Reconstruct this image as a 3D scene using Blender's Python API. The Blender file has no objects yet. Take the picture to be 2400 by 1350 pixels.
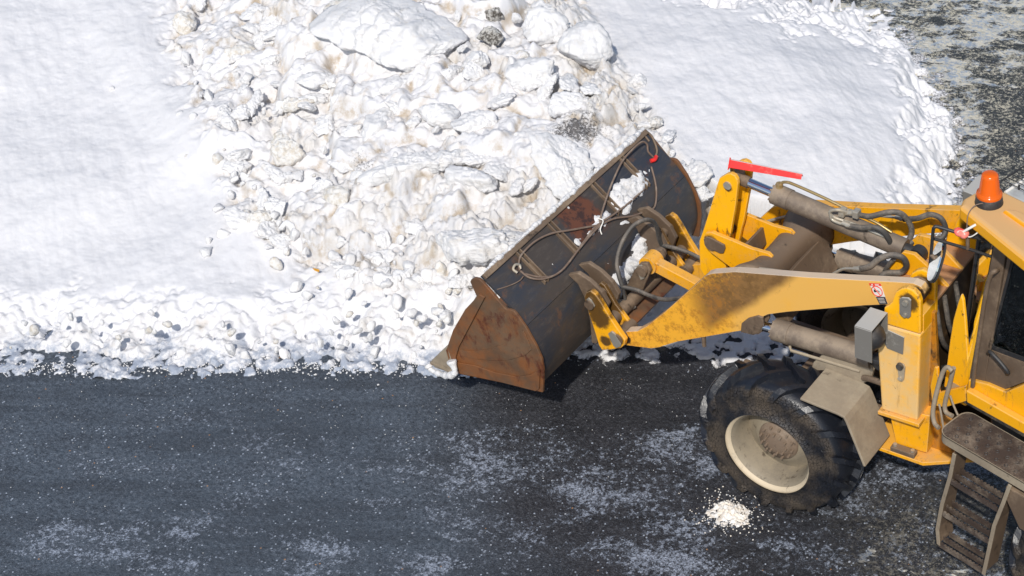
import bpy, bmesh, math, random
import numpy as np
from mathutils import Vector, Matrix
random.seed(7)
S = bpy.context.scene
COL = S.collection

# ------------------------------------------------------------------ camera
RM = np.array([[-0.883913, -0.467619, -0.005523], [0.280869, -0.540279, 0.793228], [0.373913, -0.699593, -0.608899]])
CC = np.array([-6.7875, 11.9289, 12.19642])
FPX, CX = 4867.96, 2041.59
cam = bpy.data.cameras.new('camera'); co = bpy.data.objects.new('camera', cam); COL.objects.link(co)
m4 = Matrix.Identity(4)
for i in range(3):
    m4[i][0] = RM[0][i]; m4[i][1] = RM[1][i]; m4[i][2] = -RM[2][i]; m4[i][3] = CC[i]
co.matrix_world = m4
cam.sensor_width = 36; cam.lens = FPX / 2400 * 36; cam.shift_x = (1200 - CX) / 2400
cam.clip_end = 500
S.camera = co
# ------------------------------------------------------------------ light
e1 = np.array([-0.8839, -0.4676]); e1 /= np.linalg.norm(e1)      # to the right across the road
e2 = np.array([-e1[1], e1[0]]) * -1.0
if e2 @ RM[2][:2] < 0: e2 = -e2                                    # away from the viewer
SUN_AZ, SUN_EL = math.radians(181), math.radians(46)
sd = math.sin(SUN_AZ) * e1 + math.cos(SUN_AZ) * e2
sunv = Vector((sd[0] * math.cos(SUN_EL), sd[1] * math.cos(SUN_EL), math.sin(SUN_EL)))
W = bpy.data.worlds.new("World"); S.world = W; W.use_nodes = True
nt = W.node_tree; bg = nt.nodes['Background']
sky = nt.nodes.new('ShaderNodeTexSky'); sky.sky_type = 'NISHITA'; sky.sun_disc = False
sky.sun_elevation = SUN_EL; sky.sun_rotation = math.atan2(sunv.x, sunv.y); sky.air_density = 1.0; sky.dust_density = 1.0
nt.links.new(sky.outputs[0], bg.inputs[0]); bg.inputs[1].default_value = 0.10
sl = bpy.data.lights.new('sun', 'SUN'); so = bpy.data.objects.new('sun', sl); COL.objects.link(so)
sl.energy = 3.3; sl.angle = math.radians(1.5); sl.color = (1, .955, .88)
so.rotation_euler = sunv.to_track_quat('Z', 'Y').to_euler()
S.view_settings.view_transform = 'Standard'; S.view_settings.look = 'None'
S.view_settings.gamma = 1; S.view_settings.exposure = 0.20

# ------------------------------------------------------------------ geometry helpers
def ray(u, v): return RM.T @ np.array([(u - CX) / FPX, -(v - 675) / FPX, 1.])
def at_y(u, v, y):
    d = ray(u, v); t = (y - CC[1]) / d[1]; return CC + d * t
def at_z(u, v, z):
    d = ray(u, v); t = (z - CC[2]) / d[2]; return CC + d * t
def XZ(y, pts): return [(float(p[0]), float(p[2])) for p in (at_y(u, v, y) for u, v in pts)]
def P3(*uvy): return [at_y(u, v, y) for u, v, y in uvy]
AR, XP = math.radians(14.5), -1.35                               # the rear frame is steered about the centre joint
ax = np.array([math.cos(AR), -math.sin(AR), 0]); ay = np.array([math.sin(AR), math.cos(AR), 0])
OP = np.array([XP, 0, 0])
def rl(x, y, z): return OP + ax * x + ay * y + np.array([0, 0, z])
def RT(p): return rl(*p)
def loc(p): q = np.array(p) - OP; return np.array([q @ ax, q @ ay, q[2]])
def q_y(u, v, y):
    d = ray(u, v); t = (y - (CC - OP) @ ay) / (d @ ay); return loc(CC + d * t)
def QXZ(y, pts): return [(float(p[0]), float(p[2])) for p in (q_y(u, v, y) for u, v in pts)]
def Q3(*uvy): return [RT(q_y(u, v, y)) for u, v, y in uvy]
def project(P):
    q = (np.asarray(P) - CC) @ RM.T
    return CX + FPX * q[..., 0] / q[..., 2], 675 - FPX * q[..., 1] / q[..., 2]

class MB:
    def __init__(s): s.v = []; s.f = []; s.sm = []
    def add(s, v, f, smooth=False):
        o = len(s.v); s.v += [tuple(map(float, p)) for p in v]; s.f += [tuple(i + o for i in q) for q in f]; s.sm += [smooth] * len(f); return s
    def build(s, name, mat, parent=None, bevel=0, xf=None):
        me = bpy.data.meshes.new(name)
        v = s.v if xf is None else [tuple(xf(p)) for p in s.v]
        me.from_pydata(v, [], s.f); me.update()
        bm = bmesh.new(); bm.from_mesh(me); bmesh.ops.recalc_face_normals(bm, faces=bm.faces); bm.to_mesh(me); bm.free()
        me.polygons.foreach_set('use_smooth', s.sm)
        me.materials.append(mat)
        o = bpy.data.objects.new(name, me); COL.objects.link(o)
        if parent is not None: o.parent = parent
        if bevel:
            b = o.modifiers.new('b', 'BEVEL'); b.width = bevel; b.segments = 2; b.limit_method = 'ANGLE'; b.angle_limit = math.radians(40)
        return o
    # polygon in XZ extruded along Y
    def prism(s, xz, y0, y1):
        n = len(xz)
        v = [(x, y0, z) for x, z in xz] + [(x, y1, z) for x, z in xz]
        f = [tuple(range(n)), tuple(range(2 * n - 1, n - 1, -1))] + [(i, (i + 1) % n, n + (i + 1) % n, n + i) for i in range(n)]
        return s.add(v, f)
    # open XZ line with thickness extruded along Y
    def sheet(s, xz, y0, y1, th):
        p = np.array(xz, float); d = np.gradient(p, axis=0); d /= np.linalg.norm(d, axis=1)[:, None]
        n = np.stack([-d[:, 1], d[:, 0]], 1) * th
        return s.prism([tuple(q) for q in p] + [tuple(q) for q in (p + n)[::-1]], y0, y1)
    def poly(s, pts, off):                                         # flat polygon of 3D points thickened by vector off
        n = len(pts); pts = [np.array(p, float) for p in pts]; off = np.array(off, float)
        return s.add(pts + [p + off for p in pts], [tuple(range(n)), tuple(range(2 * n - 1, n - 1, -1))] + [(i, (i + 1) % n, n + (i + 1) % n, n + i) for i in range(n)])
    def box(s, c, d, rot=None):
        c = np.array(c, float); v = []
        for a in (-1, 1):
            for b in (-1, 1):
                for e in (-1, 1):
                    q = np.array([a * d[0] / 2, b * d[1] / 2, e * d[2] / 2])
                    if rot is not None: q = np.array(rot @ Vector(q))
                    v.append(c + q)
        return s.add(v, [(0, 1, 3, 2), (4, 6, 7, 5), (0, 4, 5, 1), (2, 3, 7, 6), (0, 2, 6, 4), (1, 5, 7, 3)])
    def tube(s, pts, r, n=10, smooth_path=True, cap=True):
        p = [np.array(q, float) for q in pts]
        if smooth_path and len(p) > 2: p = catmull(p)
        N = len(p)
        T = [(p[min(i + 1, N - 1)] - p[max(i - 1, 0)]) for i in range(N)]; T = [t / (np.linalg.norm(t) + 1e-12) for t in T]
        a = np.cross(T[0], [0, 0, 1.]);
        if np.linalg.norm(a) < 1e-3: a = np.cross(T[0], [0, 1., 0])
        a /= np.linalg.norm(a); v = []
        for i in range(N):
            a = a - T[i] * (a @ T[i]); a /= np.linalg.norm(a); b = np.cross(T[i], a)
            rr = r(i / (N - 1)) if callable(r) else r
            for k in range(n):
                t = 2 * math.pi * k / n; v.append(p[i] + (a * math.cos(t) + b * math.sin(t)) * rr)
        f = [(i * n + k, i * n + (k + 1) % n, (i + 1) * n + (k + 1) % n, (i + 1) * n + k) for i in range(N - 1) for k in range(n)]
        s.add(v, f, True)
        if cap:
            s.add(v[:n], [tuple(range(n))]); s.add(v[-n:], [tuple(range(n))])
        return s
    def cyl(s, a, b, r0, r1=None, n=24):
        r1 = r0 if r1 is None else r1; return s.tube([a, b], lambda t: r0 + (r1 - r0) * t, n, False)
    def lathe(s, c, prof, n=48, axis='y', cap=False):              # prof: (offset along axis, radius)
        v = []
        for o, r in prof:
            for k in range(n):
                t = 2 * math.pi * k / n
                v.append((c[0] + r * math.cos(t), c[1] + o, c[2] + r * math.sin(t)) if axis == 'y' else (c[0] + r * math.cos(t), c[1] + r * math.sin(t), c[2] + o))
        f = [(i * n + k, i * n + (k + 1) % n, (i + 1) * n + (k + 1) % n, (i + 1) * n + k) for i in range(len(prof) - 1) for k in range(n)]
        s.add(v, f, True)
        if cap:
            s.add(v[-n:], [tuple(range(n))])
        return s
def catmull(p, k=8):
    q = [2 * p[0] - p[1]] + p + [2 * p[-1] - p[-2]]; out = []
    for i in range(1, len(q) - 2):
        for j in range(k):
            t = j / k
            out.append(.5 * ((2 * q[i]) + (-q[i - 1] + q[i + 1]) * t + (2 * q[i - 1] - 5 * q[i] + 4 * q[i + 1] - q[i + 2]) * t * t + (-q[i - 1] + 3 * q[i] - 3 * q[i + 1] + q[i + 2]) * t ** 3))
    return out + [p[-1]]
def arc(cx, cz, r, a0, a1, n=10): return [(cx + r * math.cos(math.radians(a0 + (a1 - a0) * i / n)), cz + r * math.sin(math.radians(a0 + (a1 - a0) * i / n))) for i in range(n + 1)]
def empty(name, p=(0, 0, 0), parent=None):
    o = bpy.data.objects.new(name, None); COL.objects.link(o); o.location = p
    if parent: o.parent = parent
    o.empty_display_size = .2
    return o
def tag(o, label=None, cat=None, group=None, kind=None):
    if label: o['label'] = label
    if cat: o['category'] = cat
    if group: o['group'] = group
    if kind: o['kind'] = kind
    return o

# ------------------------------------------------------------------ numpy noise
def _h(ix, iy, s):
    n = (ix.astype(np.int64) * 374761393 + iy.astype(np.int64) * 668265263 + s * 2147483647) & 0xffffffff
    n = ((n ^ (n >> 13)) * 1274126177) & 0xffffffff
    return ((n ^ (n >> 16)) & 0xffffff) / float(0xffffff)
def perlin(x, y, s=0):
    ix, iy = np.floor(x), np.floor(y); fx, fy = x - ix, y - iy; r = 0
    u = fx * fx * fx * (fx * (fx * 6 - 15) + 10); w = fy * fy * fy * (fy * (fy * 6 - 15) + 10)
    def g(dx, dy):
        a = _h(ix + dx, iy + dy, s) * 2 * np.pi; return np.cos(a) * (fx - dx) + np.sin(a) * (fy - dy)
    a = g(0, 0) * (1 - u) + g(1, 0) * u; b = g(0, 1) * (1 - u) + g(1, 1) * u
    return (a * (1 - w) + b * w) * 1.5
def fbm(x, y, o=5, s=0, g=.5):
    r = 0; a = 1; n = 0
    for i in range(o): r = r + a * perlin(x * 2 ** i + 17.3 * i, y * 2 ** i, s + i); n += a; a *= g
    return r / n
def billow(x, y, o=4, s=0, g=.5):
    r = 0; a = 1; n = 0
    for i in range(o): r = r + a * (1 - 2 * np.abs(perlin(x * 2 ** i + 9.1 * i, y * 2 ** i, s + i)) ** .8); n += a; a *= g
    return -r / n
def worley(x, y, s=0):
    ix, iy = np.floor(x), np.floor(y); f1 = np.full(x.shape, 9.); f2 = f1.copy(); bx = np.zeros_like(x); by = bx.copy(); cx_ = bx.copy(); cy_ = bx.copy()
    for dx in (-1, 0, 1):
        for dy in (-1, 0, 1):
            gx, gy = ix + dx, iy + dy
            px = gx + .1 + .8 * _h(gx, gy, s); py = gy + .1 + .8 * _h(gx, gy, s + 1)
            d = np.hypot(x - px, y - py); c = d < f1
            f2 = np.where(c, f1, np.minimum(f2, d)); f1 = np.where(c, d, f1)
            bx = np.where(c, px, bx); by = np.where(c, py, by); cx_ = np.where(c, gx, cx_); cy_ = np.where(c, gy, cy_)
    return f1, f2, x - bx, y - by, cx_, cy_
def sstep(a, b, x): t = np.clip((x - a) / (b - a), 0, 1); return t * t * (3 - 2 * t)
def grid_mesh(name, X, Y, Z, mat, attrs={}, mask=None):
    n, m = X.shape
    idx = np.arange(n * m).reshape(n, m)
    q = np.stack([idx[:-1, :-1], idx[1:, :-1], idx[1:, 1:], idx[:-1, 1:]], -1).reshape(-1, 4)
    if mask is not None:
        k = mask.ravel()[q].any(1); q = q[k]
        used = np.zeros(n * m, bool); used[q.ravel()] = True; new = np.cumsum(used) - 1; q = new[q]
    else: used = np.ones(n * m, bool)
    co_ = np.stack([X, Y, Z], -1).reshape(-1, 3)[used]
    me = bpy.data.meshes.new(name); me.vertices.add(len(co_)); me.vertices.foreach_set('co', co_.astype(np.float32).ravel())
    me.loops.add(q.size); me.loops.foreach_set('vertex_index', q.ravel().astype(np.int32))
    me.polygons.add(len(q)); me.polygons.foreach_set('loop_start', np.arange(0, q.size, 4, dtype=np.int32)); me.polygons.foreach_set('loop_total', np.full(len(q), 4, dtype=np.int32))
    me.update(calc_edges=True); me.polygons.foreach_set('use_smooth', np.ones(len(q), bool))
    for k_, a in attrs.items():
        at = me.attributes.new(k_, 'FLOAT', 'POINT'); at.data.foreach_set('value', a.ravel()[used].astype(np.float32))
    me.materials.append(mat); me.validate()
    o = bpy.data.objects.new(name, me); COL.objects.link(o)
    return o

# ------------------------------------------------------------------ materials
class NB:
    def __init__(s, name):
        s.m = bpy.data.materials.new(name); s.m.use_nodes = True; s.t = s.m.node_tree; s.b = s.t.nodes['Principled BSDF']
        s.tc = s.t.nodes.new('ShaderNodeTexCoord').outputs['Object']
    def n(s, t, **k):
        o = s.t.nodes.new(t)
        for a, b in k.items(): setattr(o, a, b)
        return o
    def set(s, o, i, v):
        if isinstance(v, bpy.types.NodeSocket): s.t.links.new(v, o.inputs[i])
        else: o.inputs[i].default_value = v
    def noise(s, sc, det=6, rough=.6, dist=0, vec=None, out=0):
        o = s.n('ShaderNodeTexNoise'); s.set(o, 'Vector', vec or s.tc); s.set(o, 'Scale', sc); s.set(o, 'Detail', det); s.set(o, 'Roughness', rough); s.set(o, 'Distortion', dist); return o.outputs[out]
    def vor(s, sc, feat='F1', vec=None, out=0, rnd=1):
        o = s.n('ShaderNodeTexVoronoi', feature=feat); s.set(o, 'Vector', vec or s.tc); s.set(o, 'Scale', sc); s.set(o, 'Randomness', rnd); return o.outputs[out]
    def ramp(s, v, a, b):
        o = s.n('ShaderNodeMapRange', interpolation_type='SMOOTHSTEP'); s.set(o, 0, v); s.set(o, 1, a); s.set(o, 2, b); return o.outputs[0]
    def math(s, op, a, b=0., c=None):
        o = s.n('ShaderNodeMath', operation=op); s.set(o, 0, a); s.set(o, 1, b)
        if c is not None: s.set(o, 2, c)
        return o.outputs[0]
    def mix(s, f, a, b):
        o = s.n('ShaderNodeMix', data_type='RGBA'); s.set(o, 0, f)
        for i, v in ((6, a), (7, b)):
            s.set(o, i, v if isinstance(v, bpy.types.NodeSocket) else (*v, 1))
        return o.outputs[2]
    def mixf(s, f, a, b):
        o = s.n('ShaderNodeMix', data_type='FLOAT'); s.set(o, 0, f); s.set(o, 2, a); s.set(o, 3, b); return o.outputs[0]
    def bump(s, h, st, d=.01, nrm=None):
        o = s.n('ShaderNodeBump'); s.set(o, 'Strength', st); s.set(o, 'Distance', d); s.set(o, 'Height', h)
        if nrm: s.set(o, 'Normal', nrm)
        return o.outputs[0]
    def edge(s, r=.009):
        o = s.n('ShaderNodeBevel'); o.samples = 4; s.set(o, 'Radius', r); g = s.n('ShaderNodeNewGeometry'); d = s.n('ShaderNodeVectorMath', operation='DOT_PRODUCT'); s.set(d, 0, o.outputs[0]); s.set(d, 1, g.outputs['Normal']); return s.ramp(d.outputs['Value'], .992, .88)
    def tex(s, sc, rot):
        o = s.n('ShaderNodeMapping', vector_type='TEXTURE'); s.set(o, 0, s.tc); s.set(o, 'Scale', sc); s.set(o, 'Rotation', rot); return o.outputs[0]
    def near(s, pts, n):                                            # greasy spots round pins, in the XZ plane
        x = s.xyz(); m = None
        for px_, pz_, r in pts:
            d = s.math('SQRT', s.math('ADD', s.math('POWER', s.math('SUBTRACT', x[0], px_), 2.), s.math('POWER', s.math('SUBTRACT', x[2], pz_), 2.)))
            q = s.ramp(s.math('ADD', d, s.math('MULTIPLY', n, r * 1.3)), r * 1.75, r * 1.35); m = q if m is None else s.math('MAXIMUM', m, q)
        return m
    def attr(s, name): return s.n('ShaderNodeAttribute', attribute_name=name).outputs['Fac']
    def up(s):
        g = s.n('ShaderNodeNewGeometry'); x = s.n('ShaderNodeSeparateXYZ'); s.set(x, 0, g.outputs['Normal']); return x.outputs[2]
    def xyz(s):
        x = s.n('ShaderNodeSeparateXYZ'); s.set(x, 0, s.tc); return x.outputs
    def mapv(s, sc, rot=(0, 0, 0)):
        o = s.n('ShaderNodeMapping'); s.set(o, 0, s.tc); s.set(o, 'Scale', sc); s.set(o, 'Rotation', rot); return o.outputs[0]
    def out(s, **k):
        for a, v in k.items():
            i = {'col': 'Base Color', 'rough': 'Roughness', 'metal': 'Metallic', 'nrm': 'Normal', 'trans': 'Transmission Weight', 'spec': 'Specular IOR Level', 'coat': 'Coat Weight', 'ior': 'IOR', 'alpha': 'Alpha', 'sss': 'Subsurface Weight'}[a]
            if a == 'col' and not isinstance(v, bpy.types.NodeSocket): v = (*v, 1)
            s.set(s.b, i, v)
        return s.m
DUST = (.50, .36, .20); GRIME = (.035, .024, .016)
def worn(name, base, dust=DUST, da=.5, grime=GRIME, ga=.3, rough=.4, metal=0., ns=2.2, updust=.5, base2=None, bumpst=.15, edge=None, grease=None, chips=0):
    b = NB(name)
    big = b.noise(ns, 8, .62); fine = b.noise(ns * 14, 6, .7)
    c = base
    if base2: c = b.mix(b.ramp(b.noise(ns * 1.7, 7, .6, .4), .4, .65), base, base2)
    dm = b.math('MULTIPLY', b.ramp(b.math('ADD', b.math('MULTIPLY', big, .75), b.math('MULTIPLY', fine, .3)), .66 - .45 * da, .84 - .3 * da), .85)
    dm = b.math('MINIMUM', b.math('ADD', dm, b.math('MULTIPLY', b.ramp(b.up(), .35, .95), updust)), .92)
    c = b.mix(dm, c, dust)
    g = b.noise(ns * 3.1, 10, .72, .3, vec=b.mapv((1, 1, .55)))
    gm = b.math('MULTIPLY', b.ramp(g, .66 - .22 * ga, .74 - .12 * ga), .9)
    c = b.mix(gm, c, grime)
    if chips:
        ch = b.math('MULTIPLY', b.ramp(b.noise(ns * 9, 9, .8, 1.2), .61, .65), chips); c = b.mix(ch, c, (.10, .045, .02))
        st = b.math('MULTIPLY', b.ramp(b.noise(ns * 4, 8, .7, .2, vec=b.mapv((2.2, 2.2, .35))), .56, .70), chips * .55); c = b.mix(st, c, (.30, .15, .05))
    if grease: c = b.mix(b.math('MULTIPLY', b.near(grease, b.noise(9, 8, .75)), .9), c, (.03, .018, .012))
    if edge: c = b.mix(b.math('MULTIPLY', b.edge(), .75), c, edge)
    r = b.mixf(dm, rough, .8); 
    return b.out(col=c, rough=r, metal=b.mixf(dm, metal, 0.) if metal else 0., nrm=b.bump(b.math('ADD', fine, gm), bumpst, .004))
M = {}
GP = [XZ(.165, [(1672, 566)])[0] + (.085,), XZ(.66, [(1380, 708)])[0] + (.16,), XZ(.66, [(1405, 745)])[0] + (.12,), XZ(.66, [(1420, 800)])[0] + (.06,), XZ(.66, [(1446, 795)])[0] + (.07,), XZ(.13, [(1706, 440)])[0] + (.045,), XZ(.58, [(2146, 690)])[0] + (.09,), (.5, 1.7, .12)]
M['yellow'] = worn('yellow_paint', (.88, .40, .004), dust=(.64, .36, .12), da=.40, ga=.42, updust=.35, edge=(.62, .46, .30), grease=GP, chips=1.)
M['yellow_clean'] = worn('bright_yellow_paint', (.95, .45, .003), dust=(.6, .36, .12), da=.22, ga=.36, updust=.5, edge=(.72, .50, .28), grease=GP, chips=.9)
M['roof'] = worn('dusty_roof_paint', (.86, .39, .006), dust=(.60, .37, .17), da=.12, ga=.04, updust=.92)
M['brown_steel'] = worn('dirty_brown_steel', (.12, .082, .055), dust=(.25, .18, .12), da=.4, ga=.4, updust=.35, rough=.55)
M['dusty'] = worn('dust_coated_grey', (.25, .20, .145), dust=(.36, .30, .215), da=.5, ga=.34, grime=(.13, .10, .07), updust=.35, rough=.7)
M['deck'] = worn('rusty_deck', (.40, .19, .08), dust=(.42, .25, .14), da=.5, ga=.28, updust=.3, rough=.7)
b = NB('dark_bucket_steel'); X = b.xyz(); n1_ = b.noise(1.8, 8, .62, .6, vec=b.mapv((1, .45, 1))); n2_ = b.noise(24, 7, .75, vec=b.mapv((1, .3, 1))); n3_ = b.noise(6, 8, .7)
c = b.mix(b.ramp(n1_, .42, .6), (.046, .052, .066), (.078, .064, .054))
c = b.mix(b.math('MULTIPLY', b.ramp(n2_, .5, .72), .45), c, (.15, .125, .105))
c = b.mix(b.math('MULTIPLY', b.ramp(n3_, .57, .66), .5), c, (.17, .085, .045))
rp_ = b.math('MULTIPLY', b.ramp(b.math('ADD', b.math('ABSOLUTE', b.math('ADD', X[1], -.02)), b.math('MULTIPLY', n3_, .35)), .42, .32), b.ramp(X[2], 1.42, 1.52))
c = b.mix(b.math('MULTIPLY', rp_, .9), c, b.mix(b.ramp(n3_, .45, .55), (.17, .062, .032), (.06, .028, .022)))
c = b.mix(b.math('MULTIPLY', b.ramp(b.math('ADD', b.math('MULTIPLY', X[2], -1.), b.math('MULTIPLY', n3_, .5)), -.72, -.48), .55), c, (.16, .12, .085))
M['bucket'] = b.out(col=c, rough=b.mixf(n3_, .28, .60), metal=.25, nrm=b.bump(n2_, .15, .004))
M['rust'] = worn('rusty_scraped_steel', (.20, .075, .024), dust=(.13, .085, .05), da=.45, grime=(.07, .013, .006), ga=.6, rough=.5, updust=.0, base2=(.105, .058, .032))
M['black'] = worn('black_rubber_plastic', (.022, .022, .024), dust=(.14, .12, .10), da=.25, ga=.0, rough=.5, updust=.12)
M['hose'] = worn('dusty_rubber_hose', (.05, .048, .046), dust=(.24, .20, .16), da=.45, ga=.1, rough=.6, updust=.35, ns=5)
M['pipe'] = worn('dull_plated_pipe', (.45, .42, .36), dust=(.42, .34, .24), da=.4, ga=.15, rough=.35, metal=.6, updust=.2)
M['brass'] = worn('brass_fitting', (.50, .36, .16), dust=(.4, .3, .2), da=.3, ga=.2, rough=.35, metal=.8, updust=.1)
M['rope'] = worn('rusty_wire_rope', (.17, .115, .085), dust=(.30, .24, .19), da=.4, ga=.35, rough=.65, updust=.1, ns=12)
M['grey'] = worn('grey_sheet_metal', (.17, .16, .145), dust=(.50, .49, .46), da=.05, ga=.1, rough=.5, updust=.75)
b = NB('chrome'); M['chrome'] = b.out(col=(.75, .76, .8), rough=.12, metal=1.)
b = NB('tinted_glass'); tr_ = b.n('ShaderNodeBsdfTransparent'); gs_ = b.n('ShaderNodeBsdfGlossy'); df_ = b.n('ShaderNodeBsdfDiffuse'); mx_ = b.n('ShaderNodeMixShader'); m2_ = b.n('ShaderNodeMixShader'); fr_ = b.n('ShaderNodeFresnel'); b.set(fr_, 'IOR', 1.6)
b.set(tr_, 0, (.40, .50, .46, 1)); b.set(gs_, 'Roughness', .04); b.set(gs_, 0, (.95, 1, 1, 1)); b.set(df_, 0, (.35, .33, .28, 1))
b.set(mx_, 0, fr_.outputs[0]); b.set(mx_, 1, tr_.outputs[0]); b.set(mx_, 2, gs_.outputs[0]); b.set(m2_, 0, b.math('MULTIPLY', b.ramp(b.noise(34, 8, .85), .56, .70), .35)); b.set(m2_, 1, mx_.outputs[0]); b.set(m2_, 2, df_.outputs[0])
b.t.links.new(m2_.outputs[0], b.t.nodes['Material Output'].inputs[0]); M['glass'] = b.m
b = NB('amber_lens'); M['amber'] = b.out(col=(1.0, .17, .008), rough=.12, trans=.35, ior=1.45, nrm=b.bump(b.n('ShaderNodeTexWave', bands_direction='Z').outputs[0], .1, .002))
b = NB('amber_core'); M['amber_core'] = b.out(col=(.75, .16, .01), rough=.3)
b = NB('red_plastic'); M['red'] = b.out(col=b.mix(b.ramp(b.noise(9, 6), .5, .7), (.75, .03, .025), (.85, .25, .2)), rough=.35)
b = NB('mirror_face'); M['mirror'] = b.out(col=(.8, .82, .8), rough=.05, metal=1.)
b = NB('white_plastic'); M['white'] = b.out(col=(.75, .73, .68), rough=.5)
M['tower'] = worn('dust_filmed_yellow_paint', (.95, .45, .003), dust=(.68, .48, .24), da=.74, ga=.24, updust=.4, ns=1.1, edge=(.80, .52, .2), chips=.7)
M['plat0'] = worn('cab_floor_mat', (.06, .06, .06), da=.4, ga=.1, rough=.8)
M['shaded_gap'] = worn('shaded_gap_steel', (.035, .022, .012), dust=(.16, .09, .035), da=.35, ga=.4, updust=.2)  # near-black colour stands in for shade between the frames
M['shaded_orange'] = worn('shaded_grimy_orange', (.42, .17, .01), dust=(.30, .17, .07), da=.4, ga=.75, updust=.2, chips=1.)  # orange darkened for the shaded gap, plus grime and chips
# rim paint
M['rim'] = worn('dirty_cream_rim', (.27, .225, .16), dust=(.19, .16, .12), da=.45, grime=(.07, .052, .035), ga=.5, rough=.6, updust=.0, ns=4)
M['flange'] = worn('cream_rim_flange', (.58, .48, .34), dust=(.42, .35, .26), da=.35, grime=(.10, .07, .045), ga=.45, rough=.6, updust=.0, ns=5)
M['hub'] = worn('rusty_hub', (.19, .135, .095), dust=(.27, .22, .17), da=.4, ga=.3, rough=.7, updust=.1, ns=6)
# tyre rubber with cracked mud
b = NB('tyre_rubber')
cr = b.vor(17, 'DISTANCE_TO_EDGE', vec=b.mapv((2.3, 2.6, 2.3))); fine = b.noise(40, 6, .7); big = b.noise(3.2, 6, .6)
xy = b.xyz()
sidew = b.ramp(b.attr('side'), .3, .8)
mud = b.math('MULTIPLY', sidew, b.ramp(big, .34, .62))
c = b.mix(mud, (.010, .012, .018), (.070, .053, .038)); c = b.mix(b.math('MULTIPLY', b.ramp(cr, .05, .0), b.math('MULTIPLY', sidew, .6)), c, (.012, .01, .008))
c = b.mix(b.math('MULTIPLY', b.ramp(fine, .6, .75), .5), c, (.15, .125, .095))
M['tyre'] = b.out(col=c, rough=b.mixf(mud, .36, .8), nrm=b.bump(b.math('ADD', b.ramp(cr, 0, .06), b.math('MULTIPLY', fine, .5)), b.mixf(sidew, .12, .95), .014))
# near arm: beige dust film and a speckled dirt patch behind the knee
b = NB('arm_paint')
X = b.xyz(); big = b.noise(2.2, 8, .6); sp = b.noise(26, 8, .8); st = b.noise(11, 8, .75)
film = b.math('MULTIPLY', b.ramp(big, .2, .5), .8)
c = b.mix(film, (.84, .40, .01), (.74, .42, .11))
lim = b.math('ADD', X[0], b.math('MULTIPLY', X[2], .95))       # patch edge slopes backwards
reg = b.math('MULTIPLY', b.ramp(b.math('ADD', lim, b.math('MULTIPLY', big, .2)), 2.10, 2.24), b.ramp(b.math('ADD', b.math('ADD', X[0], b.math('MULTIPLY', b.math('SUBTRACT', 2., X[2]), .45)), b.math('MULTIPLY', big, .35)), 1.50, 1.12))
c = b.mix(b.math('MULTIPLY', b.ramp(X[0], .45, .8), .75), c, (.84, .38, .008))
sg = b.math('ADD', sp, b.math('MULTIPLY', b.ramp(lim, 2.75, 2.25), -.20))
c = b.mix(b.math('MULTIPLY', reg, b.mixf(b.ramp(sg, .34, .62), .92, .12)), c, b.mix(b.ramp(st, .4, .6), (.12, .06, .022), (.20, .105, .04)))
low = b.math('MULTIPLY', b.ramp(X[0], .35, .75), b.ramp(b.math('ADD', b.math('MULTIPLY', st, .6), b.math('MULTIPLY', sp, .45)), .50, .62))
c = b.mix(b.math('MULTIPLY', low, .75), c, (.36, .14, .015))
c = b.mix(b.math('MULTIPLY', b.ramp(b.up(), .5, .9), .8), c, (.62, .52, .42))
c = b.mix(b.math('MULTIPLY', b.ramp(b.noise(30, 5, .8), .66, .72), .45), c, (.25, .13, .05))
c = b.mix(b.math('MULTIPLY', b.ramp(b.noise(7, 9, .75, .6), .62, .70), .45), c, (.22, .11, .04)); c = b.mix(b.math('MULTIPLY', b.edge(), .7), c, (.70, .58, .46)); c = b.mix(b.near([XZ(.58, [(2150, 690)])[0] + (.085,), XZ(.58, [(1468, 795)])[0] + (.05,)], b.noise(12, 8, .75)), c, (.03, .018, .012))
M['arm'] = b.out(col=c, rough=.55, nrm=b.bump(sp, .1, .004))
# snow
def snow_mat(name, dirt_gain=1., base=(.715, .71, .725)):
    b = NB(name); d = b.attr('dirt')
    g1 = b.noise(5, 10, .7); g2 = b.noise(38, 8, .75); g3 = b.noise(110, 4, .7)
    tan = b.math('MULTIPLY', b.ramp(g1, .36, .62), b.math('MULTIPLY', d, .45 * dirt_gain))
    c = b.mix(tan, base, (.64, .585, .50))
    c = b.mix(b.math('MULTIPLY', b.attr('crack'), b.ramp(g1, .42, .60)), c, (.47, .39, .30))
    spk = b.math('MULTIPLY', b.ramp(b.math('ADD', b.math('MULTIPLY', g2, .6), b.math('MULTIPLY', g1, .5)), .62, .74), b.math('MULTIPLY', d, .75 * dirt_gain))
    c = b.mix(spk, c, (.22, .18, .13))
    dark = b.attr('grit')
    c = b.mix(b.math('MULTIPLY', b.ramp(b.math('ADD', g2, b.math('MULTIPLY', dark, .5)), .78, .95), b.math('MINIMUM', b.math('MULTIPLY', dark, 1.2), .9)), c, (.05, .045, .045))
    sl = b.math('MULTIPLY', b.attr('slush'), b.ramp(b.math('ADD', b.math('MULTIPLY', b.noise(9, 9, .75), .7), b.math('MULTIPLY', b.attr('slush'), .22)), .46, .60)); c = b.mix(b.math('MULTIPLY', sl, .8), c, (.20, .25, .34))
    h = b.math('ADD', b.math('MULTIPLY', g2, 1.), b.math('MULTIPLY', g3, .5))
    return b.out(col=c, rough=.75, spec=.25, nrm=b.bump(h, b.mixf(d, .25, .75), .022))
M['snow'] = snow_mat('snow')
M['snow_dirty'] = (lambda b: b.out(col=b.mix(b.math('MULTIPLY', b.ramp(b.noise(14, 8, .75), .44, .62), .75), (.74, .725, .70), (.56, .49, .39)), rough=.8, nrm=b.bump(b.noise(40, 8, .75), .8, .02)))(NB('snow_dirty'))
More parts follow.
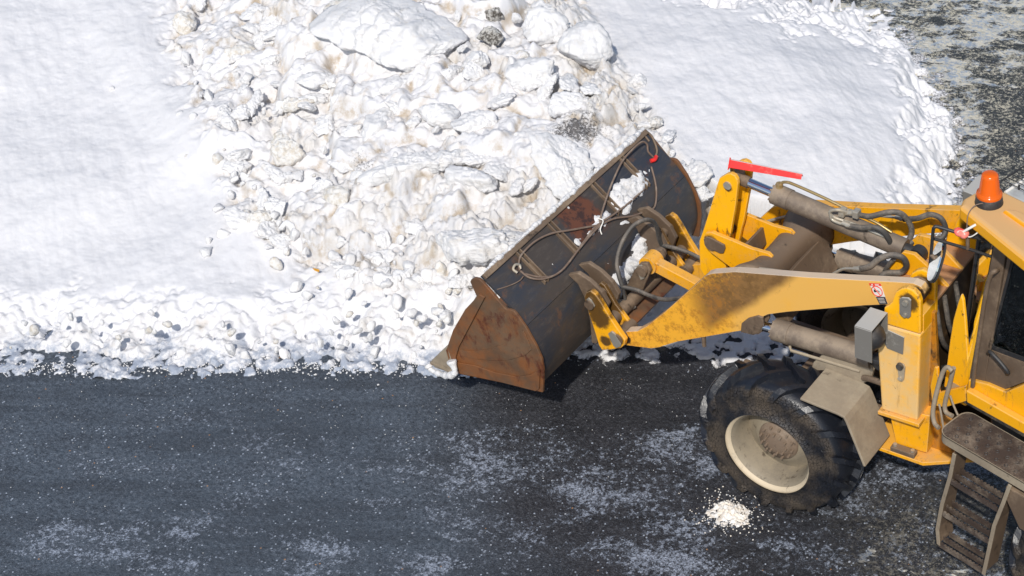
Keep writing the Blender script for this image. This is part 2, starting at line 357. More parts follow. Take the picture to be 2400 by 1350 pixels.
M['snow_clean'] = (lambda b: b.out(col=b.mix(b.math('MULTIPLY', b.ramp(b.noise(9, 9, .72), .5, .7), .4), (.775, .77, .775), (.66, .60, .51)), rough=.75, spec=.25, nrm=b.bump(b.noise(34, 9, .78), .8, .02)))(NB('snow_clean'))
M['grit_snow'] = (lambda b: b.out(col=b.mix(b.ramp(b.noise(16, 8, .8), .40, .58), (.62, .60, .56), (.07, .06, .05)), rough=.8, nrm=b.bump(b.noise(50, 6, .7), .7, .015)))(NB('gritty_snow'))
# asphalt
b = NB('asphalt')
dark_tone = b.attr('dark_tone'); pw = b.attr('powder'); ice = b.attr('ice')
gl_ = b.attr('glint')
g = b.vor(60); grain = b.noise(62, 6, .9); g3 = b.noise(190, 3, .9); mid = b.noise(3.4, 10, .7)
clus = b.noise(2.1, 7, .62, .25, vec=b.tex((1.9, 1, 1), (0, 0, .487))); fine = b.noise(30, 9, .88)
agg = b.noise(26, 7, .85); g5 = b.vor(30); g5c = b.n('ShaderNodeSeparateColor'); b.set(g5c, 0, b.vor(30, out=1)); g6 = b.vor(15); g6c = b.n('ShaderNodeSeparateColor'); b.set(g6c, 0, b.vor(15, out=1))
c = b.mix(dark_tone, (.066, .084, .108), (.017, .0165, .020))
c = b.mix(b.math('MULTIPLY', b.ramp(mid, .40, .68), .6), c, b.mix(dark_tone, (.034, .043, .057), (.034, .034, .042)))
c = b.mix(b.math('MULTIPLY', b.ramp(agg, .50, .62), .8), c, b.mix(dark_tone, (.150, .175, .215), (.085, .088, .10)))
c = b.mix(b.math('MULTIPLY', b.ramp(agg, .49, .40), .8), c, b.mix(dark_tone, (.014, .018, .026), (.006, .006, .008)))
c = b.mix(b.math('MULTIPLY', b.ramp(grain, .56, .62), .45), c, (.26, .29, .34))
strk = b.noise(1.5, 7, .6, .3, vec=b.tex((5, .55, 1), (0, 0, .487))); c = b.mix(b.math('MULTIPLY', b.ramp(strk, .46, .60), .5), c, b.mix(dark_tone, (.030, .037, .048), (.009, .009, .011)))
pw2 = b.math('ADD', b.math('MULTIPLY', clus, 1.5), b.math('MULTIPLY', pw, .40))
s5 = b.math('MULTIPLY', b.ramp(g5, .30, .18), b.ramp(b.math('ADD', g5c.outputs[0], b.math('MULTIPLY', pw2, .55)), 1.28, 1.34))
s6 = b.math('MULTIPLY', b.ramp(g6, .16, .10), b.ramp(b.math('ADD', g6c.outputs[0], b.math('MULTIPLY', pw2, .3)), 1.16, 1.19))
c = b.mix(b.math('MULTIPLY', s5, .75), c, (.52, .58, .68)); c = b.mix(b.math('MULTIPLY', s6, .8), c, (.60, .63, .68))
c = b.mix(b.ramp(b.vor(5.5), .05, .035), c, (.42, .22, .10))
f2 = b.noise(17, 9, .86)
pm = b.ramp(b.math('ADD', b.math('ADD', b.math('MULTIPLY', clus, .85), b.math('MULTIPLY', f2, 1.35)), b.math('MULTIPLY', pw, .24)), 1.225, 1.30)
c = b.mix(b.math('MULTIPLY', pm, b.mixf(b.ramp(b.noise(45, 4, .8), .42, .56), .12, .62)), c, (.50, .56, .68))
i1 = b.noise(7, 10, .80, .4, vec=b.tex((1.6, 1, 1), (0, 0, .487))); i2 = b.noise(2.2, 6, .6, .8, vec=b.tex((1.8, 1, 1), (0, 0, .3)))
im = b.math('MULTIPLY', b.ramp(b.math('ADD', b.math('ADD', b.math('MULTIPLY', i2, .9), b.math('MULTIPLY', i1, 1.1)), b.math('MULTIPLY', ice, .19)), 1.14, 1.20), b.ramp(gl_, .0, .3))
c = b.mix(im, c, b.mix(b.ramp(b.noise(9, 6, .7), .42, .58), (.90, .85, .74), (.42, .50, .62)))
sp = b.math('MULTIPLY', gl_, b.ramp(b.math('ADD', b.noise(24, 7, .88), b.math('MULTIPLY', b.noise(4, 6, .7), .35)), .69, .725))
c = b.mix(b.math('MULTIPLY', sp, .9), c, (.88, .80, .62))  # sun glints painted into the road colour as cream flecks
rr = b.mixf(b.ramp(mid, .4, .6), .42, .68)
rr = b.mixf(b.math('MULTIPLY', gl_, .8), rr, .25)
hh = b.math('ADD', b.math('ADD', b.math('MULTIPLY', g, -.5), b.math('MULTIPLY', grain, .9)), b.math('MULTIPLY', pm, .35))
n1 = b.bump(hh, .9, .012)
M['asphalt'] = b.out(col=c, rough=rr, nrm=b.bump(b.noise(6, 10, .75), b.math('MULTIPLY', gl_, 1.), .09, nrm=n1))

# ------------------------------------------------------------------ ground: one asphalt sheet
A0 = at_z(1200, 675, 0)[:2]
def layout(a, b_): return A0[0] + a * e1[0] + b_ * e2[0], A0[1] + a * e1[1] + b_ * e2[1]
def sdist(u, v, pts):                                              # signed distance to an open line, + on its left hand side (screen)
    best = np.full(np.shape(u), 1e9); sg = np.ones(np.shape(u))
    for (x0, y0), (x1, y1) in zip(pts[:-1], pts[1:]):
        dx, dy = x1 - x0, y1 - y0; t = np.clip(((u - x0) * dx + (v - y0) * dy) / (dx * dx + dy * dy), 0, 1)
        d = np.hypot(u - x0 - t * dx, v - y0 - t * dy); s_ = np.sign((u - x0) * dy - (v - y0) * dx)
        c = d < best; best = np.where(c, d, best); sg = np.where(c, s_, sg)
    return best * sg
EDGE_R = [(1900, 845), (2050, 800), (2180, 640), (2235, 500), (2285, 420), (2272, 250), (2245, 150), (2190, 60), (2080, -30), (1800, -120), (1500, -220)]
ga = np.concatenate([-np.geomspace(150, 6, 22), np.linspace(-5.6, 5.6, 190), np.geomspace(6, 150, 22)])
gb = np.concatenate([-np.geomspace(150, 4.6, 22), np.linspace(-4.2, 6, 170), np.geomspace(6.4, 150, 22)])
GA, GB = np.meshgrid(ga, gb, indexing='ij'); GX, GY = layout(GA, GB)
u0, v0 = project(np.stack([GX, GY, 0 * GX], -1))
wob = fbm(GX * 1.3, GY * 1.3, 4, 5) * 130
dark_tone = sstep(860, 1250, u0 + wob + (v0 - 950) * -.30); dark_tone = np.maximum(dark_tone * (1 - .75 * sstep(1650, 2300, v0)), .0)  # road colour gets darker towards the right
pw = -.16 + .38 * np.exp(-((v0 - 1090 + wob * .4) / 100) ** 2) * sstep(700, 1150, u0) + .35 * sstep(900, 1050, v0) + .30 * sstep(1190, 1330, v0) + .2 * np.exp(-(((u0 - 1850) / 500) ** 2 + ((v0 - 1180) / 140) ** 2)) - .25 * sstep(1500, 2300, u0) * sstep(1100, 1300, v0)
pw = pw - 1.5 * np.exp(-(((u0 - 1350) / 350) ** 2 + ((v0 - 940) / 55) ** 2))
edr = sdist(u0, v0, EDGE_R)
ice = sstep(1400, 1700, u0) * (sstep(260, 60, v0 + wob * 1.2) + .75 * sstep(-75, -5, edr + wob * .25) * (v0 < 700))
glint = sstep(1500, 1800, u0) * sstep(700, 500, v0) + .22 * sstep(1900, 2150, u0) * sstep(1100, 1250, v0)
dark_tone = np.maximum(dark_tone, glint); pw = np.where(v0 < 700, -.1, pw)
tag(grid_mesh('road', GX, GY, 0 * GX + .006 * fbm(GX * 2, GY * 2, 3, 8), M['asphalt'], {'dark_tone': dark_tone, 'powder': pw, 'ice': np.clip(ice, 0, 1), 'glint': np.clip(glint, 0, 1)}), kind='structure')

# ------------------------------------------------------------------ snow terrain
CP = np.array([(0, 0, .5), (0, 400, .36), (0, 690, .24), (300, 690, .24), (250, 300, .4), (480, 600, .3), (700, 700, .24), (1000, 730, .22), (-400, 300, .4), (300, -200, .6),
    (450, 120, .55), (600, 200, .7), (800, 80, .95), (1000, 40, 1.15), (1200, 80, 1.15), (1400, 140, 1.0), (1300, 300, .95), (1000, 300, .88), (800, 330, .72), (640, 430, .45), (880, 480, .6), (1100, 440, .8),
    (1250, 430, .9), (1180, 560, .62), (1000, 620, .40), (860, 640, .3), (1400, 300, .95), (1000, -150, 1.2), (1450, 400, .75), (1330, 520, .5), (1400, 600, .2),
    (1600, 200, .80), (1800, 100, .78), (1900, 300, .72), (2000, 420, .62), (1750, 430, .70), (2130, 200, .50), (2180, 420, .35), (1600, -100, .7), (1900, -60, .35), (2150, 40, .22), (2050, -40, .2), (1650, 300, .78),
    (1400, 760, .04), (1600, 740, .04), (1800, 780, .04), (1900, 650, .06), (2050, 650, .1), (1600, 620, .06), (1750, 600, .08), (1500, 840, .03)], float)
CLIFF = [(1360, -60), (1430, 95), (1480, 170), (1530, 240), (1565, 330), (1640, 410), (1730, 500), (1900, 560), (2300, 570)]
EDGE = [(-900, 812), (0, 810), (260, 828), (600, 816), (1000, 820), (1280, 845), (1420, 842), (1560, 838), (1700, 850), (1900, 850), (2050, 800), (2180, 640), (2215, 500), (2280, 420), (2262, 250), (2235, 150), (2180, 60), (2080, -30), (1800, -120), (1500, -220)]
def hbase(u, v):
    w = 0; s_ = 0
    cl = sdist(u, v, CLIFF)                                        # + : plateau side
    for x, y, h in CP:
        side = 1. if sdist(np.array(x), np.array(y), CLIFF) > 0 else 0.
        k = np.exp(-((u - x) ** 2 + (v - y) ** 2) / (2 * 95. ** 2)) + 1e-7 / (1 + ((u - x) ** 2 + (v - y) ** 2) / 1e4)
        m = sstep(-115, 14, cl) if side else 1 - sstep(-115, 14, cl)
        k = k * (m + 1e-9); w = w + k; s_ = s_ + k * h
    h = s_ / w
    ed = sdist(u, v, EDGE)
    return h, cl, ed
GROUND_PATH = []
def surface(u0, v0):
    v = v0.copy(); hb = np.zeros_like(v0)
    for _ in range(14):
        hb = .5 * hb + .5 * hbase(u0, v0 - 205 * hb)[0]
    v = v0 - 205 * hb
    h, cl, ed = hbase(u0, v)
    return u0, v, hb, cl, ed
fa = np.concatenate([-np.geomspace(45, 6.6, 14), np.arange(-6.3, 5.3, .0135), np.geomspace(5.6, 30, 8)])
fb = np.concatenate([np.arange(-1.35, 5.3, .0135), np.geomspace(5.5, 45, 16)])
FA, FB = np.meshgrid(fa, fb, indexing='ij'); FX, FY = layout(FA, FB)
u0, v0 = project(np.stack([FX, FY, 0 * FX], -1))
us, vs, hb, cl, ed = surface(u0, v0)
n_big = fbm(FX * .9, FY * .9, 4, 11)
nw = fbm(FX * 3.2, FY * 3.2, 4, 21) * 62
edn = ed + n_big * 30 + nw + fbm(FX * 14, FY * 14, 4, 31) * np.where((us > 1400) & (vs < 600), 10, 20)
rim = .05 * sstep(0, 25, edn) + .95 * sstep(6, 150, edn)                                            # rises from the edge
rimR = sstep(0, 160, edn)
right = sstep(1950, 2150, us) * (vs < 620)
low = (cl < 0) & (vs > 560) & (us > 1330)
H = hb * (rim * (1 - right) + rimR * right)
# pile mask: broken blocks
PIL = [(330, -200), (400, 60), (440, 200), (470, 260), (540, 420), (560, 520), (690, 610), (820, 680), (1000, 700), (1150, 720)]
pd = -sdist(us, vs, PIL) * -1
pm_ = sstep(-20, 70, sdist(us, vs, PIL) * -1. + nw)
if pm_[np.unravel_index(np.argmin((us - 900) ** 2 + (vs - 300) ** 2), us.shape)] < .5: pm_ = sstep(-20, 70, sdist(us, vs, PIL) + nw)
pm_ = pm_ * sstep(18, -10, cl) * sstep(760, 690, vs) * (1 - sstep(1330, 1460, us) * sstep(520, 600, vs))
crust = np.exp(-((cl + 48) / 46) ** 2) * (us < 1760)
band = sstep(705, 760, vs + nw) * rim * (us < 1500)                # lumpy ploughed edge band
x2, y2 = FX + .12 * fbm(FX * 3, FY * 3, 3, 41), FY + .12 * fbm(FX * 3 + 9, FY * 3, 3, 42)
def slabs(size, s, off, tilt, gap, gw):
    f1, f2, dx, dy, cx_, cy_ = worley(x2 / size, y2 / size, s)
    o = (_h(cx_, cy_, s + 5) - .5) * 2 * off; gx = (_h(cx_, cy_, s + 6) - .5) * 2 * tilt; gy = (_h(cx_, cy_, s + 7) - .5) * 2 * tilt
    e = sstep(gw, 0, f2 - f1)
    return o + (gx * dx + gy * dy) * size - gap * e, e, f1
s1, ce1, _ = slabs(.62, 3, .07, .35, .08, .14)
s2, ce2, _ = slabs(.25, 13, .028, .45, .035, .2)
s3, _, f13 = slabs(.085, 23, .012, .5, .012, .3)
lump = billow(FX * 5.5, FY * 5.5, 4, 51)
gran = sstep(.0, .35, fbm(FX * 1.4, FY * 1.4, 3, 61) + .25 * (vs > 400))    # crumbly zones
def blur(a, k):
    for _ in range(2):
        for ax_ in (0, 1):
            c_ = np.cumsum(np.pad(a, [(k + 1, k) if i == ax_ else (0, 0) for i in (0, 1)], mode='edge'), axis=ax_)
            a = (np.take(c_, range(2 * k + 1, c_.shape[ax_]), ax_) - np.take(c_, range(0, c_.shape[ax_] - 2 * k - 1), ax_)) / (2 * k + 1)
    return a
def pebbles(size, s, prob, x_, y_):
    f1, _, _, _, cx_, cy_ = worley(x_ / size, y_ / size, s); r = .28 + .22 * _h(cx_, cy_, s + 9)
    return np.sqrt(np.clip(r * r - f1 ** 2, 0, None)) * size * (_h(cx_, cy_, s + 8) < prob)
lump2 = billow(x2 * 2.6, y2 * 2.6, 5, 55)
peb = pebbles(.13, 81, .55, x2, y2) + .8 * pebbles(.07, 84, .6, FX + .03 * lump, FY) + .7 * pebbles(.038, 87, .6, FX, FY + .02 * lump)
ru = blur(s1 * 1.1 + s2 * (.7 + .3 * gran), 2) + lump2 * .045 + blur(s3 * .5, 1) + lump * .024 + peb * (.35 + .75 * gran)
H = H + pm_ * ru * .95
f1b, _, _, _, bx_, by_ = worley(x2 / .16, y2 / .16, 77)
balls = np.sqrt(np.clip(.16 - f1b ** 2, 0, None)) * .16 * (_h(bx_, by_, 78) > .55)
H = H + pm_ * gran * balls * .4 + sstep(0, 1, band) * (.1 + .9 * sstep(5, 60, edn)) * (balls * .5 * (fbm(FX * 2, FY * 2, 2, 79) > -.05) + blur(s2, 2) * .9 + lump * .03 + lump2 * .07 + peb * .22)
H = H + crust * (blur(s2, 2) * .8 + s3 * .4 + lump * .03 + lump2 * .05 + peb * .6)
smooth_ = (1 - pm_) * (1 - band)
st = fbm((FX * .72 - FY * .69) * 2.2, (FX * .69 + FY * .72) * 7, 5, 91)
H = H + smooth_ * (st * .020 + .006 * fbm(FX * 9, FY * 13, 5, 92, .6) + n_big * .06 + .0015 * fbm(FX * 45, FY * 45, 2, 93))
tr = np.exp(-((us - (2140 + (vs) * .10)) / 13) ** 2) * (cl > 0) * (vs > 20) * (vs < 520)
H = H - tr * .035
H = np.where(low, np.clip(H, .035 * sstep(0, 30, edn), .07) + (.03 * lump2 + .02 * lump) * sstep(0, 60, edn) * .6, H)
H = np.maximum(H, 0) * 1.0 + np.where(edn > 0, .006 * sstep(0, 12, edn), 0)
melt = sstep(.0, -.25, fbm(FX * 7, FY * 7, 4, 101) - .0) * sstep(90, 10, edn)  # holes near the edge
Z = np.where(edn > 0, H - .10 * melt * sstep(.25, .0, H), -.05)
dirt = np.clip(pm_ * (.30 + .9 * ce1 * .5 + .55 * gran) + band * .85 + crust * .9 + .10 * smooth_ + .25 * low, 0, 1)
grit = np.clip(np.exp(-(((us - 1370) / 95) ** 2 + ((vs - 305) / 45) ** 2)) * .9 + .7 * np.exp(-(((us - 880) / 60) ** 2 + ((vs - 385) / 35) ** 2)) + .6 * band * sstep(-.15, .2, fbm(FX * 5, FY * 5, 3, 66)) + .4 * crust * sstep(0, .3, n_big + .1) + sstep(110, 10, edn) * .75 * right
    + .5 * np.exp(-(((us - 560) / 160) ** 2 + ((vs - 170) / 120) ** 2)) + .8 * sstep(40, 0, edn) * (us > 1300) * (vs > 600), 0, 1)
tag(grid_mesh('snow', FX, FY, Z, M['snow'], {'dirt': dirt, 'grit': grit, 'crack': np.clip(pm_ * (ce1 * .8 + ce2 * .45) + crust * ce2 * .5 + band * ce2 * .8, 0, 1), 'slush': np.clip(np.where(us > 1300, .55 * sstep(60, 0, edn), sstep(120, 10, edn)) * (us < 2100), 0, 1)}, mask=(Z > -.045)), kind='structure')

# ------------------------------------------------------------------ snow blocks and lumps
def snow_block(name, seed, dims, mat, sub=4, planes=11, rough=.06):
    rs = np.random.RandomState(seed)
    bm = bmesh.new(); bmesh.ops.create_icosphere(bm, subdivisions=sub, radius=1)
    v = np.array([q.co[:] for q in bm.verts])
    nr = rs.normal(size=(planes, 3)); nr /= np.linalg.norm(nr, axis=1)[:, None]; d = rs.uniform(.55, .95, planes)
    dd = v @ nr.T; r = np.where(dd > .05, d / np.maximum(dd, .05), 9.)
    r = np.minimum(-np.log(np.exp(-9 * np.minimum(r, 4)).sum(1)) / 9 + .06, 1.25)
    k = v * r[:, None]
    q = k * np.array(dims) * .5
    f = 3.2 / max(dims)
    hf = fbm(q[:, 0] * 30 + seed, q[:, 1] * 30 + q[:, 2] * 21, 3, seed + 9) * .012 + billow(q[:, 0] * 13 + q[:, 2] * 9, q[:, 1] * 13, 3, seed + 8) * .012
    q = q + v * (hf * (1 if max(dims) > .12 else .3))[:, None]
    nn = fbm(q[:, 0] * f * 2 + seed, q[:, 1] * f * 2 + q[:, 2] * 5, 5, seed) + .6 * fbm(q[:, 2] * f * 3 + seed, q[:, 0] * f * 3 + q[:, 1], 4, seed + 3)
    q = q + v * (nn * rough * max(dims))[:, None]
    for b_, c_ in zip(bm.verts, q): b_.co = c_
    me = bpy.data.meshes.new(name); bm.to_mesh(me); bm.free(); me.polygons.foreach_set('use_smooth', np.ones(len(me.polygons), bool)); me.materials.append(mat)
    o = bpy.data.objects.new(name, me); COL.objects.link(o); return o
def snow_h(u, v): return float(hbase(np.array([float(u)]), np.array([float(v)]))[0][0])
right_ang = math.atan2(e1[1], e1[0])
blocks = [
 (920, 85, (1.75, .95, .50), 34, (20, 6), 'clean', 'huge smooth white snow slab at the top of the heap, largest of all'),
 (1392, 120, (.55, .62, .42), 70, (-10, 20), 'clean', 'upright cracked snow block at the right end of the heap against the smooth sheet'),
 (1158, 32, (.20, .2, .2), 10, (0, 0), 'grit', 'small black gritty block at the top of the heap, upper of the dark pair'),
 (1148, 82, (.27, .22, .2), 40, (0, 0), 'grit', 'black speckled block just below the other dark one'),
 (1325, 400, (.55, 1.0, .30), -28, (24, 12), 'clean', 'tall smooth bluish slab leaning beside the top edge of the bucket'),
 (895, 292, (.28, .48, .26), 18, (16, 0), 'clean', 'upright greyish snow block in the middle of the heap'),
 (940, 200, (.50, .17, .16), -36, (0, 0), 'clean', 'narrow tilted snow block just under the huge slab'),
 (1000, 385, (1.25, .38, .26), -14, (-14, 0), 'clean', 'long low snow slab with a pointed left nose in the lower heap'),
 (1130, 290, (.50, .30, .22), -16, (0, 8), 'clean', 'flat topped snow block right of the heap centre'),
 (1110, 570, (.95, .48, .30), -14, (-12, 4), 'clean', 'broad rounded snow slab in front of the bucket lip'),
 (1025, 275, (.34, .36, .24), 50, (10, 10), 'clean', 'snow block with a sloping face in the centre of the heap'),
 (965, 290, (.16, .16, .14), 0, (0, 0), 'clean', 'small snow cube wedged between two bigger blocks'),
 (745, 190, (.46, .22, .18), -38, (0, 0), 'clean', 'snow block with a bluish nose at the left tip of the huge slab'),
 (690, 245, (.50, .22, .16), -20, (0, 0), 'dirty', 'brownish snow block left of centre, second from the top'),
 (800, 45, (.50, .40, .3), 20, (10, 0), 'dirty', 'pale brown snow block left of the huge slab'),
 (1260, 60, (.40, .52, .3), 80, (0, 12), 'clean', 'white snow block between the dark blocks and the cracked one'),
 (1240, 180, (.60, .36, .24), -10, (10, -6), 'clean', 'wide snow block below the cracked upright one'),
 (1330, 240, (.48, .26, .22), -24, (0, 0), 'clean', 'snow block just above the gritty grey patch'),
 (1110, 420, (.50, .34, .25), 30, (0, 0), 'clean', 'snow block between the long low slab and the leaning slab'),
 (670, 350, (.36, .32, .25), 0, (0, 0), 'dirty', 'rounded brown tinged block on the left flank of the heap'),
 (800, 460, (.30, .26, .18), 15, (0, 0), 'dirty', 'rounded snow clod below the nose of the long low slab'),
 (640, 480, (.24, .2, .18), 0, (0, 0), 'clean', 'white clod at the lower left edge of the heap'),
 (1080, 660, (.22, .2, .16), 0, (0, 0), 'clean', 'white clod touching the front corner of the bucket'),
 (985, 655, (.24, .15, .12), 20, (0, 0), 'clean', 'low white clod left of the bucket corner'),
 (560, 130, (.34, .30, .2), 0, (0, 0), 'dirty', 'crumbly snow clod near the upper left edge of the heap'),
 (600, 30, (.30, .30, .2), 30, (0, 0), 'clean', 'white clod at the top left of the heap')]
for i, (u, v, dm, rot, tl, mt, lab) in enumerate(blocks):
    o = snow_block('snow_block', 100 + i, dm, M[{'clean': 'snow_clean', 'dirty': 'snow_dirty', 'grit': 'grit_snow'}[mt]], 6 if max(dm) > .7 else 5)
    h = snow_h(u, v) + dm[2] * .16
    p = at_z(u, v, h); o.location = (p[0], p[1], h)
    o.rotation_euler = (math.radians(tl[0]), math.radians(tl[1]), right_ang - math.radians(rot))
    tag(o, lab, 'snow block', 'broken snow blocks of the heap')
cl_p = []
rs = np.random.RandomState(12); spots = []
for x_, y_ in ((1478, 215), (1500, 260), (1512, 300), (1530, 340), (1552, 372), (1585, 402), (1612, 432), (1560, 320), (1640, 455), (1600, 385), (1625, 410), (1495, 190), (1660, 470), (1540, 300), (1575, 365)): spots.append((x_ + rs.normal() * 6, y_ + rs.normal() * 6))
while len(spots) < 135:
    u, v = rs.uniform(400, 1440), rs.uniform(-60, 690)
    if float(sdist(np.array(u), np.array(v), PIL)) < 10 or float(sdist(np.array(u), np.array(v), CLIFF)) > -15: continue
    if v > 560 and u > 1120 or (u > 1150 and v > 480): continue
    if any(math.hypot(u - b_[0], v - b_[1]) < 150 * max(b_[2]) * .6 for b_ in blocks[:12]): continue
    spots.append((u, v))
for i, (u, v) in enumerate(spots):
    if i < 10:
        o = snow_block('snow_clod', 500 + i, [(.3, .2, .13), (.26, .24, .18), (.34, .16, .12), (.22, .2, .17), (.3, .26, .1)][i % 5], M['snow_clean' if i != 3 else 'snow_dirty'], 5, 10 + i % 5, .07); cl_p.append(o)
    else:
        o = bpy.data.objects.new('snow_clod', cl_p[i % 10].data); COL.objects.link(o)
    h = snow_h(u, v) + .005; p = at_z(u, v, h); o.location = (p[0], p[1], h)
    k = rs.uniform(.45, 1.25); o.scale = (k * rs.uniform(.8, 1.3), k, k * rs.uniform(.7, 1.2))
    o.rotation_euler = (rs.uniform(-.6, .6), rs.uniform(-.6, .6), rs.uniform(0, 6.28))
    tag(o, 'half buried snow clod among the broken blocks of the heap', 'snow clod', 'half buried clods of the snow heap')
protos = []
for k in range(6):
    o = snow_block('snow_lump', 300 + k, (.1, .09, .075), M['snow_clean' if k != 2 else 'snow_dirty'], 3, 9, .09); protos.append(o)
rs = np.random.RandomState(5); spots = []
while len(spots) < 190:
    t = rs.rand()
    if t < .55:
        k = rs.rand(); i = min(int(k * 8), 7); c0 = [(440, 160), (500, 300), (560, 440), (600, 520), (720, 590), (830, 640), (950, 670), (1080, 690)][i]
        u = c0[0] + rs.normal() * 70 + 15; v = c0[1] + rs.normal() * 45
    elif t < .85: u = rs.uniform(0, 1050); v = rs.uniform(735, 845)
    else: u = rs.uniform(560, 1200); v = rs.uniform(250, 640)
    if u > 1150 and v > 560: continue
    spots.append((u, v, rs.uniform(.3, 1.0) if t > .62 else rs.uniform(.35, 1.5) ** 1.2))
for i, (u, v, s_) in enumerate(spots):
    o = protos[i] if i < 6 else bpy.data.objects.new('snow_lump', protos[i % 6].data)
    if i >= 6: COL.objects.link(o)
    h = snow_h(u, v) * (float(sstep(0, 70, np.array(845. - v))) if v > 700 else 1) + .03; p = at_z(u, v, h); o.location = (p[0], p[1], h)
    o.rotation_euler = rs.uniform(0, 6.28, 3); o.scale = (s_, s_ * rs.uniform(.75, 1.1), s_ * .85)
    tag(o, 'small loose snow lump lying on the heap foot or the ploughed snow edge', 'snow lump', 'small loose snow lumps')
# crumbs on the asphalt
def crumbs(name, pts, mat, label, cat, **k):
    mb = MB()
    for x, y, z, r in pts:
        v = [(x + r * random.uniform(.7, 1.2) * a, y + r * random.uniform(.7, 1.2) * b_, z + r * random.uniform(.6, 1) * c_) for a, b_, c_ in ((1, 0, 0), (-1, 0, 0), (0, 1, 0), (0, -1, 0), (0, 0, 1), (0, 0, -1), )]
        mb.add(v, [(0, 2, 4), (2, 1, 4), (1, 3, 4), (3, 0, 4), (2, 0, 5), (1, 2, 5), (3, 1, 5), (0, 3, 5)], True)
    return tag(mb.build(name, mat), label, cat, **k)
pts = []
for _ in range(1100):
    u, v = rs.uniform(-50, 2450), 850 + abs(rs.normal()) * 170
    if v > 1380: continue
    p = at_z(u, v, .004); pts.append((p[0], p[1], .004, rs.uniform(.002, .006) * rs.uniform(.5, 1.3)))
for _ in range(1200):
    u = rs.uniform(-50, 1150); v = 850 + abs(rs.normal()) * 14
    p = at_z(u, v, .006); pts.append((p[0], p[1], .006, rs.uniform(.004, .014)))
crumbs('snow_crumbs', pts, M['snow_clean'], 'scattered tiny snow and grit crumbs on the dark road', 'snow', kind='stuff')
# heaped crumbs by the front tyre
g1 = np.linspace(-.26, .26, 90); HX, HY = np.meshgrid(g1, g1, indexing='ij'); c0 = at_z(1710, 1203, 0)
rr = np.hypot(HX * 1.0, HY * 1.25) / .19 + fbm(HX * 9, HY * 9, 4, 7) * .55
hz = np.clip(1 - rr, -.2, 1); HZ = sstep(0, .8, hz) * .045 + sstep(0, .3, hz) * (.030 * billow(HX * 18, HY * 18, 4, 9) + .012 * fbm(HX * 60, HY * 60, 2, 9)) - .003 + .008 * sstep(0, .1, hz)
M['cream'] = (lambda b: b.out(col=b.mix(b.ramp(b.noise(25, 8, .7), .4, .62), (.78, .76, .73), (.70, .62, .52)), rough=.8, nrm=b.bump(b.noise(90, 5, .7), .6, .008)))(NB('cream_snow'))
o = grid_mesh('snow_heap', HX + c0[0], HY + c0[1], HZ, M['cream'], {}, mask=HZ > -.002); tag(o, 'small cream heap of crumbled snow on the road beside the front tyre', 'snow heap')
pts = []
for _ in range(420):
    a, r = rs.rand() * 6.28, abs(rs.normal()) * .16 + .05; pts.append((c0[0] + r * math.cos(a), c0[1] + .8 * r * math.sin(a), .005, rs.uniform(.003, .011)))
crumbs('snow_crumbs', pts, M['cream'], 'loose snow crumbs ringed around the cream heap by the tyre', 'snow', kind='stuff')
# yellow leaf scrap on the snow
mb = MB(); h = snow_h(742, 636) + .03; p = at_z(742, 636, h)
mb.poly([p + np.array([a, b_, c_]) for a, b_, c_ in ((-.03, 0, 0), (0, .02, .02), (.035, .01, .03), (.02, -.02, .01), (-.01, -.03, .0))], (0, 0, .004))
tag(mb.build('leaf', (lambda b: b.out(col=(.8, .38, .03), rough=.6))(NB('leaf_yellow'))), 'tiny orange yellow leaf scrap on the white snow', 'leaf')

# ================================================================== WHEEL LOADER
L = tag(empty('wheel_loader'), 'dirty yellow articulated wheel loader with its bucket raised just off the snowy road', 'wheel loader')
Ye, Yc, BR = M['yellow'], M['yellow_clean'], M['brown_steel']

# ---- bucket
BW = 1.258
def bz(pts): return XZ(BW, pts)
bucket = empty('bucket', parent=L)
prof = bz([(1124, 650), (1208, 738), (1230, 766), (1245, 791), (1256, 815), (1264, 845), (1266, 873), (1260, 900), (1248, 906)])
floor_ = bz([(1252, 909), (1160, 888), (1078, 870), (1012, 852)])
mb = MB(); mb.sheet(catmull([np.array(p) for p in prof[2:8]], 4), -BW + .01, BW - .01, -.022); mb.sheet(prof[:3], -BW + .01, BW - .01, -.022); mb.sheet(prof[7:], -BW + .01, BW - .01, -.022)
shell = mb.build('shell', M['bucket'], bucket); shell['label'] = 'dark blue grey scraped back wall of the bucket'
MB().sheet(floor_, -BW - .02, BW + .02, .03).build('cutting_edge', M['rust'], bucket, .004)
side_px = [(1106, 656), (1109, 651), (1117, 648), (1127, 650), (1135, 657), (1160, 686), (1186, 717), (1191, 721), (1200, 722), (1208, 725), (1214, 731), (1237, 764), (1262, 809), (1274, 838), (1278, 865), (1276.5, 916), (1180, 893), (1072, 871), (1058, 830), (1062, 790), (1090, 735), (1121, 690)]
